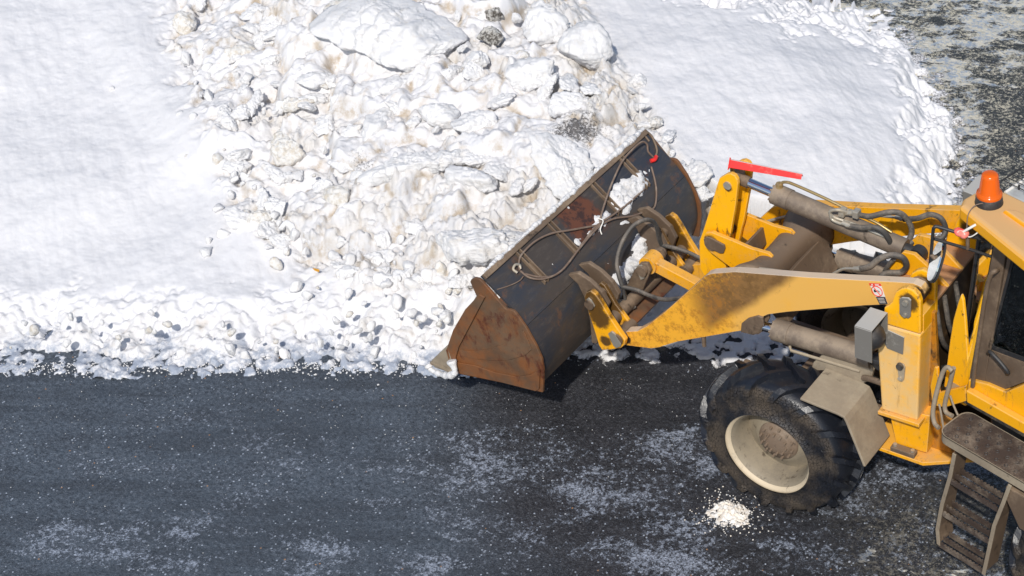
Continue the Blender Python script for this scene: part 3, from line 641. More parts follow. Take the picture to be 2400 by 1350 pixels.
for s_ in (1, -1):
    q = bz(side_px); o = MB().prism(q, s_ * BW, s_ * (BW + .028)).build('side_plate', M['rust'], bucket, .006)
    r1 = bz([(1131, 683), (1144, 690), (1083, 806), (1073, 840), (1068, 868), (1053, 814), (1070, 766), (1098, 718)])
    MB().prism(r1, s_ * (BW + .028), s_ * (BW + .05)).build('wear_plate', M['rust'], bucket, .005)
    r2 = bz([(1083, 815), (1110, 818), (1150, 814), (1190, 800), (1232, 770), (1238, 780), (1252, 814), (1235, 828), (1200, 838), (1165, 840), (1120, 836), (1085, 828)])
    MB().prism(r2, s_ * (BW + .028), s_ * (BW + .037)).build('wear_plate', M['rust'], bucket, .003)
    r3 = bz([(1070, 842), (1120, 850), (1165, 866), (1220, 877), (1250, 872), (1272, 860), (1270, 905), (1262, 910), (1180, 889), (1074, 867)])
    MB().prism(r3, s_ * (BW + .028), s_ * (BW + .045)).build('wear_plate', M['rust'], bucket, .004)
    # folded lip wedge
    a = P3((1048, 812, BW + .05), (1068, 868, BW + .05)); t = P3((1008, 850, BW + .02), (1020, 862, BW + .02), (1052, 872, BW + .10))
    if s_ < 0: a = [p * [1, -1, 1] for p in a]; t = [p * [1, -1, 1] for p in t]
    MB().poly([a[0], t[0], t[1], t[2], a[1]], (0, -.03 * s_, .012)).build('corner_tooth', M['dusty'], bucket, .004)
# top edge beam and stiffeners
t0, t1 = np.array(prof[0]), np.array(prof[1]); d = (t1 - t0) / np.linalg.norm(t1 - t0); nrm = np.array([-d[1], d[0]]);
if nrm @ np.array([-1, 1]) < 0: nrm = -nrm
mb = MB(); q = [t0 + nrm * .004, t0 + nrm * .05, t0 + d * .05 + nrm * .05, t0 + d * .05 + nrm * .004]; mb.prism([tuple(x) for x in q], -BW + .012, BW - .012); mb.build('top_beam', BR, bucket, .006)
for yy in (.80, .335, -.335, -.80):
    mb = MB()
    for dy in (-.03, .018):
        q = [t0 + d * .05 + nrm * .002, t0 + d * .05 + nrm * .05, t1 - d * .03 + nrm * .055, t1 + nrm * .002]; mb.prism([tuple(x) for x in q], yy + dy, yy + dy + .012)
    q = [t0 + d * .05 + nrm * .002, t0 + d * .05 + nrm * .02, t1 - d * .03 + nrm * .025, t1 + nrm * .002]; mb.prism([tuple(x) for x in q], yy - .018, yy + .018)
    mb.build('stiffener', BR, bucket, .003)
# back ears that carry the coupler
for s_ in (1, -1):
    for y0 in (.36, .52):
        e = XZ(.62, [(1322, 652), (1345, 648), (1375, 668), (1402, 694), (1418, 722), (1410, 745), (1396, 768), (1390, 815), (1378, 812), (1374, 760), (1362, 708), (1345, 674)])
        MB().prism(e, s_ * y0, s_ * (y0 + .045)).build('ear', BR, bucket, .008)

def BK(u, v, off=.01):                                             # point on the bucket's back under a picture point
    best = None; d_ = ray(u, v)
    pr_ = [np.array(p) for p in prof[:8]]
    for a, b_ in zip(pr_[:-1], pr_[1:]):
        e = b_ - a; n = np.array([-e[1], e[0]]); n /= np.linalg.norm(n)
        if n @ np.array([-1, .3]) < 0: n = -n
        den = n[0] * d_[0] + n[1] * d_[2]
        t = (n @ a - n[0] * CC[0] - n[1] * CC[2]) / den; p = CC + d_ * t
        s_ = ((p[0] - a[0]) * e[0] + (p[2] - a[1]) * e[1]) / (e @ e)
        if -.02 <= s_ <= 1.02 and (best is None or t < best[0]): best = (t, p + np.array([n[0], 0, n[1]]) * off)
    if best is None:
        n = nrm; t = (n @ t0 - n[0] * CC[0] - n[1] * CC[2]) / (n[0] * d_[0] + n[1] * d_[2]); return CC + d_ * t + np.array([n[0], 0, n[1]]) * off
    return best[1]

# ---- snow lying on the bucket
def snow_patch(name, poly, th, label, seed, step=4.5, fn=BK, mat='snow_clean', thr=0.):
    px = np.array(poly, float); x0, y0 = px.min(0) - 12; x1, y1 = px.max(0) + 12
    uu = np.arange(x0, x1, step); vv = np.arange(y0, y1, step); UU, VV = np.meshgrid(uu, vv, indexing='ij')
    ins = np.zeros(UU.shape, bool); dist = np.full(UU.shape, 1e9); n = len(px)
    for i in range(n):
        a, b_ = px[i], px[(i + 1) % n]; e = b_ - a
        c = ((a[1] > VV) != (b_[1] > VV)) & (UU < e[0] * (VV - a[1]) / (e[1] + 1e-9) + a[0]); ins ^= c
        t = np.clip(((UU - a[0]) * e[0] + (VV - a[1]) * e[1]) / (e @ e), 0, 1); dist = np.minimum(dist, np.hypot(UU - a[0] - t * e[0], VV - a[1] - t * e[1]))
    sd_ = np.where(ins, dist, -dist) + fbm(UU / 16, VV / 16, 4, seed) * 15
    hh = sstep(0, 16, sd_) * th * (1 + .7 * billow(UU / 15, VV / 15, 4, seed + 1) + .25 * fbm(UU / 5, VV / 5, 2, seed)) - .008 + .012 * sstep(0, 3, sd_)
    P = np.array([[fn(a, b_, 0.) for a, b_ in zip(r, q)] for r, q in zip(UU, VV)])
    P1 = np.array([[fn(a, b_, 1.) for a, b_ in zip(r, q)] for r, q in zip(UU, VV)]); P = P + (P1 - P) * hh[..., None]
    o = grid_mesh(name, P[..., 0], P[..., 1], P[..., 2], M[mat], {}, mask=sd_ > -3)
    return tag(o, label, 'snow', 'snow caught on the bucket')
snow_patch('snow_patch', [(1415, 470), (1430, 430), (1470, 415), (1500, 395), (1520, 420), (1516, 455), (1490, 475), (1480, 508), (1445, 508)], .07, 'largest snow patch caught between stiffeners near the far end of the bucket back', 1)
snow_patch('snow_patch', [(1495, 395), (1520, 385), (1530, 400), (1524, 425), (1508, 428)], .03, 'snow clump below the red hook on the bucket back', 2)
snow_patch('snow_patch', [(1535, 420), (1560, 395), (1580, 388), (1574, 400), (1548, 432)], .018, 'thin dusting of snow along the fold at the far end of the bucket', 3, thr=.2)
snow_patch('snow_patch', [(1390, 500), (1430, 490), (1450, 500), (1420, 530), (1385, 565), (1372, 555), (1380, 525)], .06, 'snow clump under the tied wire ropes in the middle of the bucket', 4)
snow_patch('snow_patch', [(1268, 615), (1300, 602), (1330, 608), (1315, 640), (1285, 645)], .018, 'gritty snow smear low between the two near stiffeners', 5, mat='snow_dirty')
snow_patch('snow_patch', [(1335, 560), (1352, 548), (1372, 556), (1366, 585), (1345, 592)], .03, 'small snow clump just left of the tied ropes on the bucket back', 14)
snow_patch('snow_patch', [(1440, 520), (1475, 508), (1505, 512), (1500, 524), (1462, 535), (1442, 540)], .04, 'long snow clump along the fold above the far coupler plates', 15)
snow_patch('snow_patch', [(1222, 612), (1240, 596), (1262, 606), (1258, 640), (1235, 636)], .018, 'thin grey snow smear on the bucket back nearest its near end', 8, mat='snow_dirty')
snow_patch('snow_patch', [(1375, 628), (1410, 600), (1445, 590), (1425, 640), (1390, 662)], .018, 'grey snow dusting below the fold in the middle of the bucket', 9, mat='snow_dirty')
snow_patch('snow_patch', [(1474, 372), (1500, 356), (1510, 380), (1490, 396), (1472, 392)], .022, 'light snow spatter beside the rope at the far end of the bucket back', 10)
snow_patch('snow_patch', [(1300, 495), (1330, 478), (1352, 495), (1345, 502), (1315, 505)], .028, 'ragged snow scrap on the rusty patch of the bucket back', 6)
snow_patch('snow_patch', [(1415, 665), (1440, 625), (1466, 600), (1480, 552), (1510, 530), (1550, 560), (1540, 590), (1500, 640), (1450, 700), (1420, 700)], .11, 'snow heap lying on the lower bucket back behind the curved hose', 7)
# snow ridge on the top beam
mb = MB(); n = 420; pts = []
for i in range(n + 1):
    y = BW - .05 - i / n * (2 * BW - .07); q = t0 + nrm * .027; pts.append(np.array([q[0], y, q[1] + .018]))
rn = lambda t: float(fbm(np.array([t * 14.]), np.array([.3]), 5, 44)[0])
pts = [p + np.array([.012 * rn(i * .013 + 3), 0, .012 * rn(i * .017)]) for i, p in enumerate(pts)]
mb.tube(pts, lambda t: max(.004, .016 + .026 * rn(t) + .014 * float(sstep(.70, .80, np.array(t)))), 8, False)
tag(mb.build('snow_ridge', M['snow_clean']), 'thin white snow ridge along the top edge of the bucket', 'snow', 'snow caught on the bucket')
mb = MB(); pts = P3((1003, 853, BW + .02), (1010, 866, BW + .03), (1030, 876, BW + .05), (1052, 880, BW + .09), (1066, 872, BW + .10), (1058, 845, BW + .08))
mb.tube(pts, lambda t: .020 + .05 * abs(float(fbm(np.array([t * 5.]), np.array([.7]), 4, 12)[0])), 10)
tag(mb.build('snow_ridge', M['snow_clean']), 'white snow rim packed around the front corner tooth of the bucket', 'snow', 'snow caught on the bucket')

# ---- wire rope sling on the bucket
sl_ = tag(empty('wire_rope_sling', BK(1400, 530, 0)), 'rusty wire rope sling lying looped over the back of the bucket', 'wire rope')
def child_build(mb, name, mat, par, base):
    o = mb.build(name, mat, par); o.location = -Vector([float(x) for x in base]); return o
base = BK(1400, 530, 0)
rp = [[(1530, 372, .02), (1513, 361, .05), (1505, 349, .09), (1490, 346, .11), (1470, 362, .10), (1449, 387, .08), (1430, 427, .07), (1415, 466, .07), (1402, 510, .06), (1398, 535, .05)],
      [(1523, 395, .03), (1532, 430, .03), (1534, 460, .03), (1526, 488, .04), (1505, 500, .05), (1470, 512, .06), (1430, 520, .06), (1395, 540, .05), (1350, 590, .06), (1310, 640, .06), (1270, 660, .06), (1235, 658, .06), (1212, 642, .06)],
      [(1508, 445, .03), (1470, 480, .06), (1430, 510, .06), (1392, 535, .05), (1360, 575, .05), (1335, 610, .05), (1300, 648, .05), (1260, 655, .05), (1225, 648, .05)],
      [(1212, 640, .05), (1210, 622, .05), (1217, 602, .05), (1245, 574, .06), (1283, 555, .06), (1332, 546, .06), (1392, 534, .05)],
      [(1400, 530, .05), (1365, 572, .04), (1345, 600, .03), (1320, 630, .03)],
      [(1162, 681, .02), (1190, 673, .03), (1212, 663, .04), (1220, 654, .05)]]
for k, pth in enumerate(rp):
    child_build(MB().tube([BK(*q) for q in pth], .0095 if k < 5 else .005, 7), 'rope', M['rope'], sl_, base)
child_build(MB().tube([BK(*q) for q in [(1206, 645, .05), (1197, 637, .05), (1200, 628, .06), (1210, 628, .06), (1214, 636, .05)]], .012, 8), 'eye', M['pipe'], sl_, base)
child_build(MB().tube([BK(*q) for q in [(1533, 372, .04), (1528, 380, .05), (1520, 382, .04)]], .02, 8), 'hook', M['red'], sl_, base)
child_build(MB().tube([BK(*q) for q in [(1392, 520, .07), (1402, 528, .09), (1398, 545, .07), (1404, 555, .05)]], .006, 6), 'tie', M['white'], sl_, base)
MB().tube([BK(*q) for q in [(1532, 372, .03), (1536, 355, .03), (1525, 325, .03), (1512, 313, .03), (1506, 318, .03), (1518, 335, .03)]], .011, 8).build('lifting_ring', BR, bucket)

# ---- coupler plates (yellow) at the arm tips
cp = empty('quick_coupler', parent=L)
for s_ in (1, -1):
    q = XZ(.66, [(1369, 697), (1373, 686), (1384, 681.5), (1395, 690), (1409, 710), (1428, 743), (1450, 776), (1465, 798), (1463, 809), (1455, 816), (1430, 820), (1411, 821), (1403, 809), (1395, 782), (1386, 754), (1377, 727)])
    MB().prism(q, s_ * .66, s_ * .61).build('coupler_plate', Ye, cp, .008)
    q = XZ(.50, [(1395, 673), (1403, 667), (1412, 674), (1422, 690), (1438, 718), (1457, 743), (1478, 771), (1472, 779), (1450, 771), (1436, 755), (1420, 730)])
    MB().prism(q, s_ * .47, s_ * .43).build('coupler_plate', Ye, cp, .008)
    pin = XZ(.66, [(1384, 712)])[0]; MB().cyl((pin[0], s_ * .69, pin[1]), (pin[0], s_ * .38, pin[1]), .045).build('pin', BR, cp, .004)
    pin2 = XZ(.66, [(1446, 795)])[0]; MB().cyl((pin2[0], s_ * .68, pin2[1]), (pin2[0], s_ * .42, pin2[1]), .06).build('pin', BR, cp, .004)
    q = XZ(.66, [(1428, 779), (1436, 774), (1443, 779), (1459, 803), (1457, 810), (1447, 813), (1440, 807)])
    MB().prism(q, s_ * .662, s_ * .682).build('keeper_plate', M['pipe'], cp, .004)
    q = XZ(.66, [(1376, 700), (1381, 696), (1388, 702), (1396, 716), (1392, 722), (1385, 716)]); MB().prism(q, s_ * .662, s_ * .676).build('keeper_plate', M['pipe'], cp, .003)
c1 = XZ(0, [(1512, 700)])[0]; cq = XZ(.5, [(1440, 745)])[0]
MB().cyl((cq[0], -.62, cq[1]), (cq[0], .62, cq[1]), .06).build('cross_tube', BR, cp)
mb = MB(); q = XZ(.45, [(1440, 760), (1450, 752), (1475, 775), (1468, 785)]); mb.prism(q, -.45, .45); mb.build('cross_plate', M['rust'], cp, .005)
q = XZ(.25, [(1444, 720), (1462, 712), (1475, 742), (1458, 752)]); MB().prism(q, -.33, .33).build('cross_plate', M['black'], cp, .004)
# centre ears for the tilt link
for y0 in (.09, -.13):
    q = XZ(y0, [(1492, 628), (1505, 612), (1522, 612), (1530, 630), (1520, 655), (1502, 700), (1470, 720), (1462, 690)]) if y0 > 0 else q
    MB().prism(q, y0, y0 + .04).build('link_ear', BR, cp, .008)
pe = XZ(.13, [(1508, 632)])[0]; MB().cyl((pe[0], .17, pe[1]), (pe[0], -.17, pe[1]), .05).build('pin', BR, cp, .004)
MB().prism(XZ(.14, [(1494, 622), (1504, 620), (1512, 632), (1511, 652), (1503, 655), (1496, 640)]), .135, .15).build('keeper_plate', M['pipe'], cp, .003)
# tilt link
lk = empty('tilt_link', parent=L)
a, b_ = np.array([pe[0], 0, pe[1]]), at_y(1672, 690, 0)
dv = (b_ - a) / np.linalg.norm(b_ - a); nv = np.array([-dv[2], 0, dv[0]])
MB().prism([tuple((p)[[0, 2]]) for p in (a + nv * .055, b_ + nv * .055, b_ - nv * .055, a - nv * .055)], -.045, .045).build('link_bar', Ye, lk, .006)
mb = MB(); mb.cyl((a[0], -.07, a[2]), (a[0], .07, a[2]), .085); mb.build('link_eye', Ye, lk, .006)

# ---- lift arms
arm_px = [(1456, 781), (1470, 777), (1494, 776), (1515, 765), (1560, 730), (1655, 645), (1668, 641), (1722, 637), (1890, 650), (2020, 657), (2100, 661), (2140, 664), (2158, 672), (2168, 686), (2166, 702), (2150, 715), (2125, 718), (2073, 714), (2026, 716), (1845, 731), (1800, 737), (1782, 745), (1745, 774), (1720, 778), (1587, 801), (1545, 814), (1526, 817), (1466, 809), (1455, 797)]
axz = XZ(.58, arm_px)
arms = []
for s_ in (1, -1):
    A_ = empty('lift_arm', parent=L); arms.append(A_)
    MB().prism(axz, s_ * .58, s_ * .50).build('arm_plate', M['arm'] if s_ > 0 else Ye, A_, .004)
    pv = XZ(.58, [(2138, 692)])[0]; MB().cyl((pv[0], s_ * .66, pv[1]), (pv[0], s_ * .43, pv[1]), .085).build('pivot_boss', BR, A_, .006)
    bt = XZ(.577, [(1765, 762)])[0]
    q = XZ(.58, [(1738, 776), (1740, 756), (1755, 744), (1778, 738), (1790, 742), (1791, 760), (1782, 778), (1768, 783)])
    for y0 in ((.60, .50)): MB().prism([(x, z) for x, z in q], s_ * y0, s_ * (y0 - .03)).build('cylinder_lug', BR, A_, .008)
    tp = at_y(1650, 800, .55) * [1, s_, 1]; MB().cyl(tp + [0, 0, .12], tp - [0, 0, .05], .022, .018, 12).build('stop_pin', BR, A_)
arms[0]['label'] = 'near lift arm with beige dust and a dark speckled dirt patch'
# warning decal on the near arm
dec = lambda pts: XZ(.58, pts)
bwh = NB('decal_white').out(col=(.72, .70, .66), rough=.5); brd = NB('decal_red').out(col=(.75, .05, .02), rough=.5); bbk = NB('decal_black').out(col=(.05, .05, .06), rough=.5)
dc = MB().prism(dec([(2036.5, 663), (2064, 664), (2081, 712), (2062, 713)]), .5812, .5822).build('decal', bwh, arms[0])
MB().prism(dec([(2036.5, 663), (2064, 664), (2066.5, 670), (2039, 669.5)]), .5826, .5832).build('decal_header', brd, dc)
MB().prism(dec([(2053, 695), (2075, 695.5), (2081, 712), (2062, 713)]), .5826, .5832).build('decal_text_panel', bbk, dc)
cc_ = np.array(dec([(2056, 682)])[0]); mb = MB(); pts = [np.array([cc_[0] + .047 * math.cos(t), .584, cc_[1] + .047 * math.sin(t)]) for t in np.linspace(0, 2 * math.pi, 25)]
mb.tube(pts, .0035, 6, False); mb.tube([np.array([cc_[0] + .033, .584, cc_[1] + .033]), np.array([cc_[0] - .033, .584, cc_[1] - .033])], .0035, 6, False); mb.build('prohibition_ring', brd, dc)
mb = MB()
for x0, z0, w_, h_, r_ in ((.012, -.006, .03, .012, .6), (.022, -.002, .014, .02, 0), (-.014, .004, .022, .006, -.4), (-.01, -.01, .008, .008, 0)):
    mb.box((cc_[0] + x0, .5835, cc_[1] + z0), (w_, .0012, h_), Matrix.Rotation(r_, 3, 'Y'))
mb.build('pictogram', bbk, dc)
mb = MB(); lp = [np.array(q) for q in dec([(2041, 668), (2047, 668), (2044.6, 664.5)])]; mb.prism([tuple(q) for q in lp], .5834, .584)
for a0, b0 in (((2051, 665.3), (2060, 665.8)), ((2051.5, 667.6), (2061, 668))):
    q = dec([a0, b0, (b0[0], b0[1] + 1.2), (a0[0], a0[1] + 1.2)]); mb.prism(q, .5834, .584)
for k in range(4):
    q = dec([(2057 + k * 1.6, 698 + k * 3.4), (2072 + k * 1.4, 698.4 + k * 3.4), (2072.4 + k * 1.4, 699.4 + k * 3.4), (2057.5 + k * 1.6, 699 + k * 3.4)]); mb.prism(q, .5834, .584)
mb.build('decal_text_lines', bwh, dc)
# cross tube with flared ends and gussets
ctr = (.44, 1.83)
fr = empty('arm_cross_member', parent=L)
MB().lathe((ctr[0], 0, ctr[1]), [(-.502, .01), (-.50, .235), (-.44, .225), (-.34, .185), (-.24, .15), (0, .14), (.24, .15), (.34, .185), (.44, .225), (.50, .235), (.502, .01)], 40).build('cross_tube', BR, fr)
q = [(ctr[0] + .02, ctr[1] - .10), (ctr[0] - .18, ctr[1] + .02), (ctr[0] - .30, ctr[1] - .30), (ctr[0] - .22, ctr[1] - .36)]
MB().prism(q, -.44, .40).build('web_plate', BR, fr, .006)
# bell crank brackets
nb = XZ(.20, [(1649, 556), (1655, 546), (1668, 545), (1718, 565), (1760, 583), (1800, 594), (1808, 602), (1823, 645), (1790, 655), (1730, 640), (1700, 618), (1666, 592), (1652, 575)])
MB().prism(nb, .20, .165).build('pivot_bracket', Ye, fr, .004)
fb_ = [(x, z) for x, z in XZ(-.2, [(1720, 540), (1730, 520), (1743, 520), (1790, 540), (1832, 552), (1840, 560), (1857, 592), (1850, 597), (1838, 575), (1800, 600), (1760, 600)])]
MB().prism(nb, -.165, -.20).build('pivot_bracket', Ye, fr, .004)
mb = MB(); w1 = XZ(0, [(1748, 575), (1784, 542), (1790, 546), (1754, 580)]); q = XZ(.1, [(1745, 571), (1752, 571), (1760, 610), (1754, 614)]); mb.prism(q, -.165, .165); mb.build('web_plate', BR, fr, .003)

# ---- bell crank lever
bc = empty('tilt_lever', parent=L)
lev = [(1703, 408), (1712, 407), (1722, 412), (1728, 422), (1729, 432), (1724, 480), (1711, 553), (1706, 570), (1700, 600), (1701, 640), (1690, 645), (1665, 650), (1650, 646), (1641, 630), (1639, 590), (1639, 565), (1648, 540), (1665, 486), (1680, 435), (1686, 418)]
lxz = XZ(.13, lev)
for y0 in (.13, -.09): MB().prism(lxz, y0, y0 - .04).build('lever_plate', Yc, bc, .006)
tp = XZ(.13, [(1706, 434)])[0]; MB().cyl((tp[0], .145, tp[1]), (tp[0], -.145, tp[1]), .036).build('top_pin', M['pipe'], bc, .003)
pv = XZ(.165, [(1672, 566)])[0]; MB().cyl((pv[0], .215, pv[1]), (pv[0], -.215, pv[1]), .06).build('centre_pin', BR, bc, .003)
q = XZ(.2, [(1652, 558), (1657, 553), (1668, 555), (1700, 572), (1702, 580), (1698, 591), (1690, 591), (1662, 577), (1654, 570)])
MB().prism(q, .202, .222).build('keeper_plate', BR, bc, .005)
MB().box((pv[0], -.02, pv[1] - .2), (.1, .14, .3)).build('spacer', Ye, bc, .006)
# red pointer rail on top of the lever
ra, rb = at_y(1712, 376, .10), at_y(1880, 410, .0)
dv = (rb - ra) / np.linalg.norm(rb - ra); up_ = np.array([0, 0, 1.]); lat = np.cross(dv, up_); lat /= np.linalg.norm(lat); up_ = np.cross(lat, dv)
mb = MB(); w_, h_ = .024, .030
for s_ in (1, -1): mb.poly([ra + lat * s_ * .002, rb + lat * s_ * .002, rb + lat * s_ * w_ - up_ * h_, ra + lat * s_ * w_ * 1.5 - up_ * h_ * 1.6], up_ * .004)
mb.build('pointer_rail', M['red'], bc)
MB().poly([ra - lat * .001 + up_ * .005, rb - lat * .001 + up_ * .005, rb - lat * .022 - up_ * .006, ra - lat * .026 - up_ * .006], up_ * .003).build('pointer_rail_top', NB('highlight_red').out(col=(.85, .62, .58), rough=.35), bc)  # pale strip paints the highlight along the top of the red rail
mb = MB(); mb.poly([ra + lat * .055 - up_ * .06, ra + up_ * .03, ra - lat * .055 - up_ * .06], dv * -.006); mb.build('pointer_end', M['red'], bc)
mb = MB(); t_ = np.array([tp[0], .03, tp[1] + .06]); mb.tube([t_, t_ + [0, 0, .07], (ra * .85 + rb * .15) - up_ * .03], .012, 8); mb.tube([t_ + [.02, 0, 0], ra - up_ * .04], .012, 8); mb.build('pointer_bracket', M['brass'], bc)

# ---- hydraulic cylinders
def cylinder(name, a, b_, f0, f1, R, r, y_eye, mat=M['brown_steel']):
    c = empty(name, parent=L); a = np.array(a, float); b_ = np.array(b_, float); d_ = b_ - a
    body0 = a + d_ * f0; body1 = a + d_ * f1; u_ = d_ / np.linalg.norm(d_)
    MB().cyl(a, body0, r, n=20).build('rod', M['chrome'], c)
    mb = MB(); mb.tube([body0, body0 + u_ * .02, body0 + u_ * .022, body0 + u_ * .15, body0 + u_ * .152, body1 - u_ * .05, body1], lambda t: R, 32, False); mb.build('barrel', mat, c)
    mb = MB(); mb.cyl(body0 + u_ * .0, body0 + u_ * .15, R * 1.07, n=32)
    for k in range(10):
        t = k * .628; s1_ = np.cross(u_, [0, 1, 0]); s1_ /= np.linalg.norm(s1_); s2_ = np.cross(u_, s1_); p = body0 + (s1_ * math.cos(t) + s2_ * math.sin(t)) * R * .85
        mb.cyl(p - u_ * .018, p, .011, n=6)
    mb.build('gland', mat, c, .003)
    for q, nm in ((a, 'rod_eye'), (b_, 'end_eye')):
        mb = MB(); mb.cyl((q[0], q[1] - y_eye, q[2]), (q[0], q[1] + y_eye, q[2]), R * .82, n=24); mb.cyl(q, (body0 if q is a else body1) * (.35 if q is a else 1) + q * (.65 if q is a else 0), R * .6, n=16); mb.build(nm, M['black'] if nm == 'end_eye' else BR, c, .004)
    return c, body0, body1, u_
M['cyl'] = worn('dusty_brown_cylinder', (.13, .098, .075), dust=(.30, .235, .17), da=.45, ga=.25, updust=.4, rough=.5)
te = at_y(1732, 432, 0); tm = at_y(2152, 596, 0)
tc, tb0, tb1, tu = cylinder('tilt_cylinder', (tp[0] - .0, 0, tp[1] - .0), tm, .215, .93, .083, .042, .045, M['cyl'])
lo = at_y(2075, 846, .56)
for s_ in (1, -1):
    a = np.array([bt[0] - .02, .55 * s_, bt[1]]); b2 = np.array([-.80, .55 * s_, at_y(2020, 826, .55)[2] - .02])
    cylinder('lift_cylinder', a, b2, .15, .93, .088, .043, .043, M['cyl'])
    mb = MB(); mb.tube([a + (b2 - a) * .28 + [0, .03 * s_, -.10], a + (b2 - a) * .3 + [0, .05 * s_, -.13], a + (b2 - a) * .85 + [0, .05 * s_, -.13]], .014, 8, False); mb.build('oil_pipe', M['dusty'], L)
# ---- hydraulic pipes and hoses
hz_ = empty('hydraulic_lines', parent=L)
def hose(pts, r=.024, m='hose', nm='hose'): return MB().tube(P3(*pts), r, 10).build(nm, M[m], hz_)
q = P3((1826, 458, 0), (1827, 430, 0)); MB().cyl(q[0], q[1], .030, n=16).build('port_boss', M['brass'], hz_, .004); mb = MB(); q = P3((2091, 580, 0), (2091, 553, 0)); mb.cyl(q[0], q[1], .026, n=16); mb.build('port_boss', M['brass'], hz_, .004)
hose([(1827, 437, 0), (1832, 429, 0), (1842, 427, 0), (1860, 432, 0), (1930, 463, 0), (1985, 490, 0), (2050, 520, 0), (2090, 545, 0)], .013, 'brass', 'pipe')
hose([(2075, 555, 0.05), (2000, 525, .06), (1962, 512, .08), (1946, 502, .1), (1948, 494, .1), (1965, 492, .1), (1985, 497, .05)], .014, 'pipe', 'pipe')
hose([(1946, 503, .1), (1950, 514, .1), (1965, 522, .1), (1985, 527, .1)], .014, 'pipe', 'pipe')
for q_, r_ in ((((1975, 522, .1), (1995, 530, .1)), .024), (((1980, 498, .04), (2004, 498, .04)), .024), (((2100, 508, -.3), (2120, 513, -.3)), .022), (((2002, 630, .3), (2022, 630, .3)), .022)):
    q = P3(*q_); MB().cyl(q[0], q[1], r_, n=8).cyl(q[0] * .55 + q[1] * .45, q[0] * .3 + q[1] * .7, r_ * 1.2, n=6).build('fitting', M['pipe'], hz_, .003)
for q_ in ((1975, 497, .05), (2008, 500, .04)): MB().box(at_y(*q_), (.05, .07, .065)).build('pipe_clamp', M['pipe'], hz_, .006)
hose([(1990, 529, .1), (2020, 534, .1), (2050, 533, .1), (2072, 545, .08), (2087, 570, .05), (2090, 600, 0)])
hose([(2008, 503, .0), (2040, 507, 0), (2080, 498, -.05), (2110, 500, -.1), (2130, 520, -.15), (2137, 545, -.15), (2125, 572, -.1), (2118, 585, -.1)])
hose([(2060, 505, -.3), (2078, 507, -.3), (2105, 510, -.3)], .013, 'pipe', 'pipe')
hose([(2118, 514, -.3), (2150, 512, -.3), (2180, 503, -.3), (2205, 512, -.3), (2216, 535, -.3), (2208, 557, -.25), (2180, 562, -.2), (2150, 562, -.15), (2132, 572, -.1)])
hose([(1940, 650, .3), (1962, 637, .3), (1980, 630, .3), (2005, 630, .3)], .013, 'pipe', 'pipe')
hose([(2018, 630, .3), (2040, 624, .3), (2062, 606, .28), (2090, 598, .25), (2115, 604, .22), (2125, 622, .2), (2112, 638, .2), (2085, 640, .25), (2068, 645, .3), (2060, 660, .3)], .026)
hose([(2096, 606, .2), (2080, 625, .2), (2068, 650, .2)], .02)
hose([(1776, 531, -.38), (1800, 519, -.42), (1850, 506, -.47), (1900, 497, -.48), (1970, 490, -.48)], .014, 'pipe', 'pipe')
hose([(1725, 635, .40), (1750, 628, .42), (1800, 632, .46), (1850, 639, .49)], .014, 'pipe', 'pipe')
# hoses at the coupler
hose([(1458, 669, .30), (1450, 644, .28), (1446, 617, .22), (1452, 584, .12), (1466, 554, .02), (1485, 529, -.08), (1510, 516, -.18), (1529, 518, -.26), (1540, 535, -.3), (1544, 557, -.33), (1551, 575, -.36)], .020)
hose([(1458, 672, .30), (1493, 680, .28), (1526, 694, .3), (1560, 702, .4), (1610, 697, .48)], .019)
hose([(1551, 575, -.36), (1580, 581, -.36), (1614, 592, -.4), (1650, 610, -.45)], .019)
hose([(1461, 676, .3), (1466, 705, .3), (1474, 725, .3), (1490, 718, .25)], .014)
hose([(1553, 580, -.36), (1562, 600, -.36), (1566, 625, -.36)], .014)

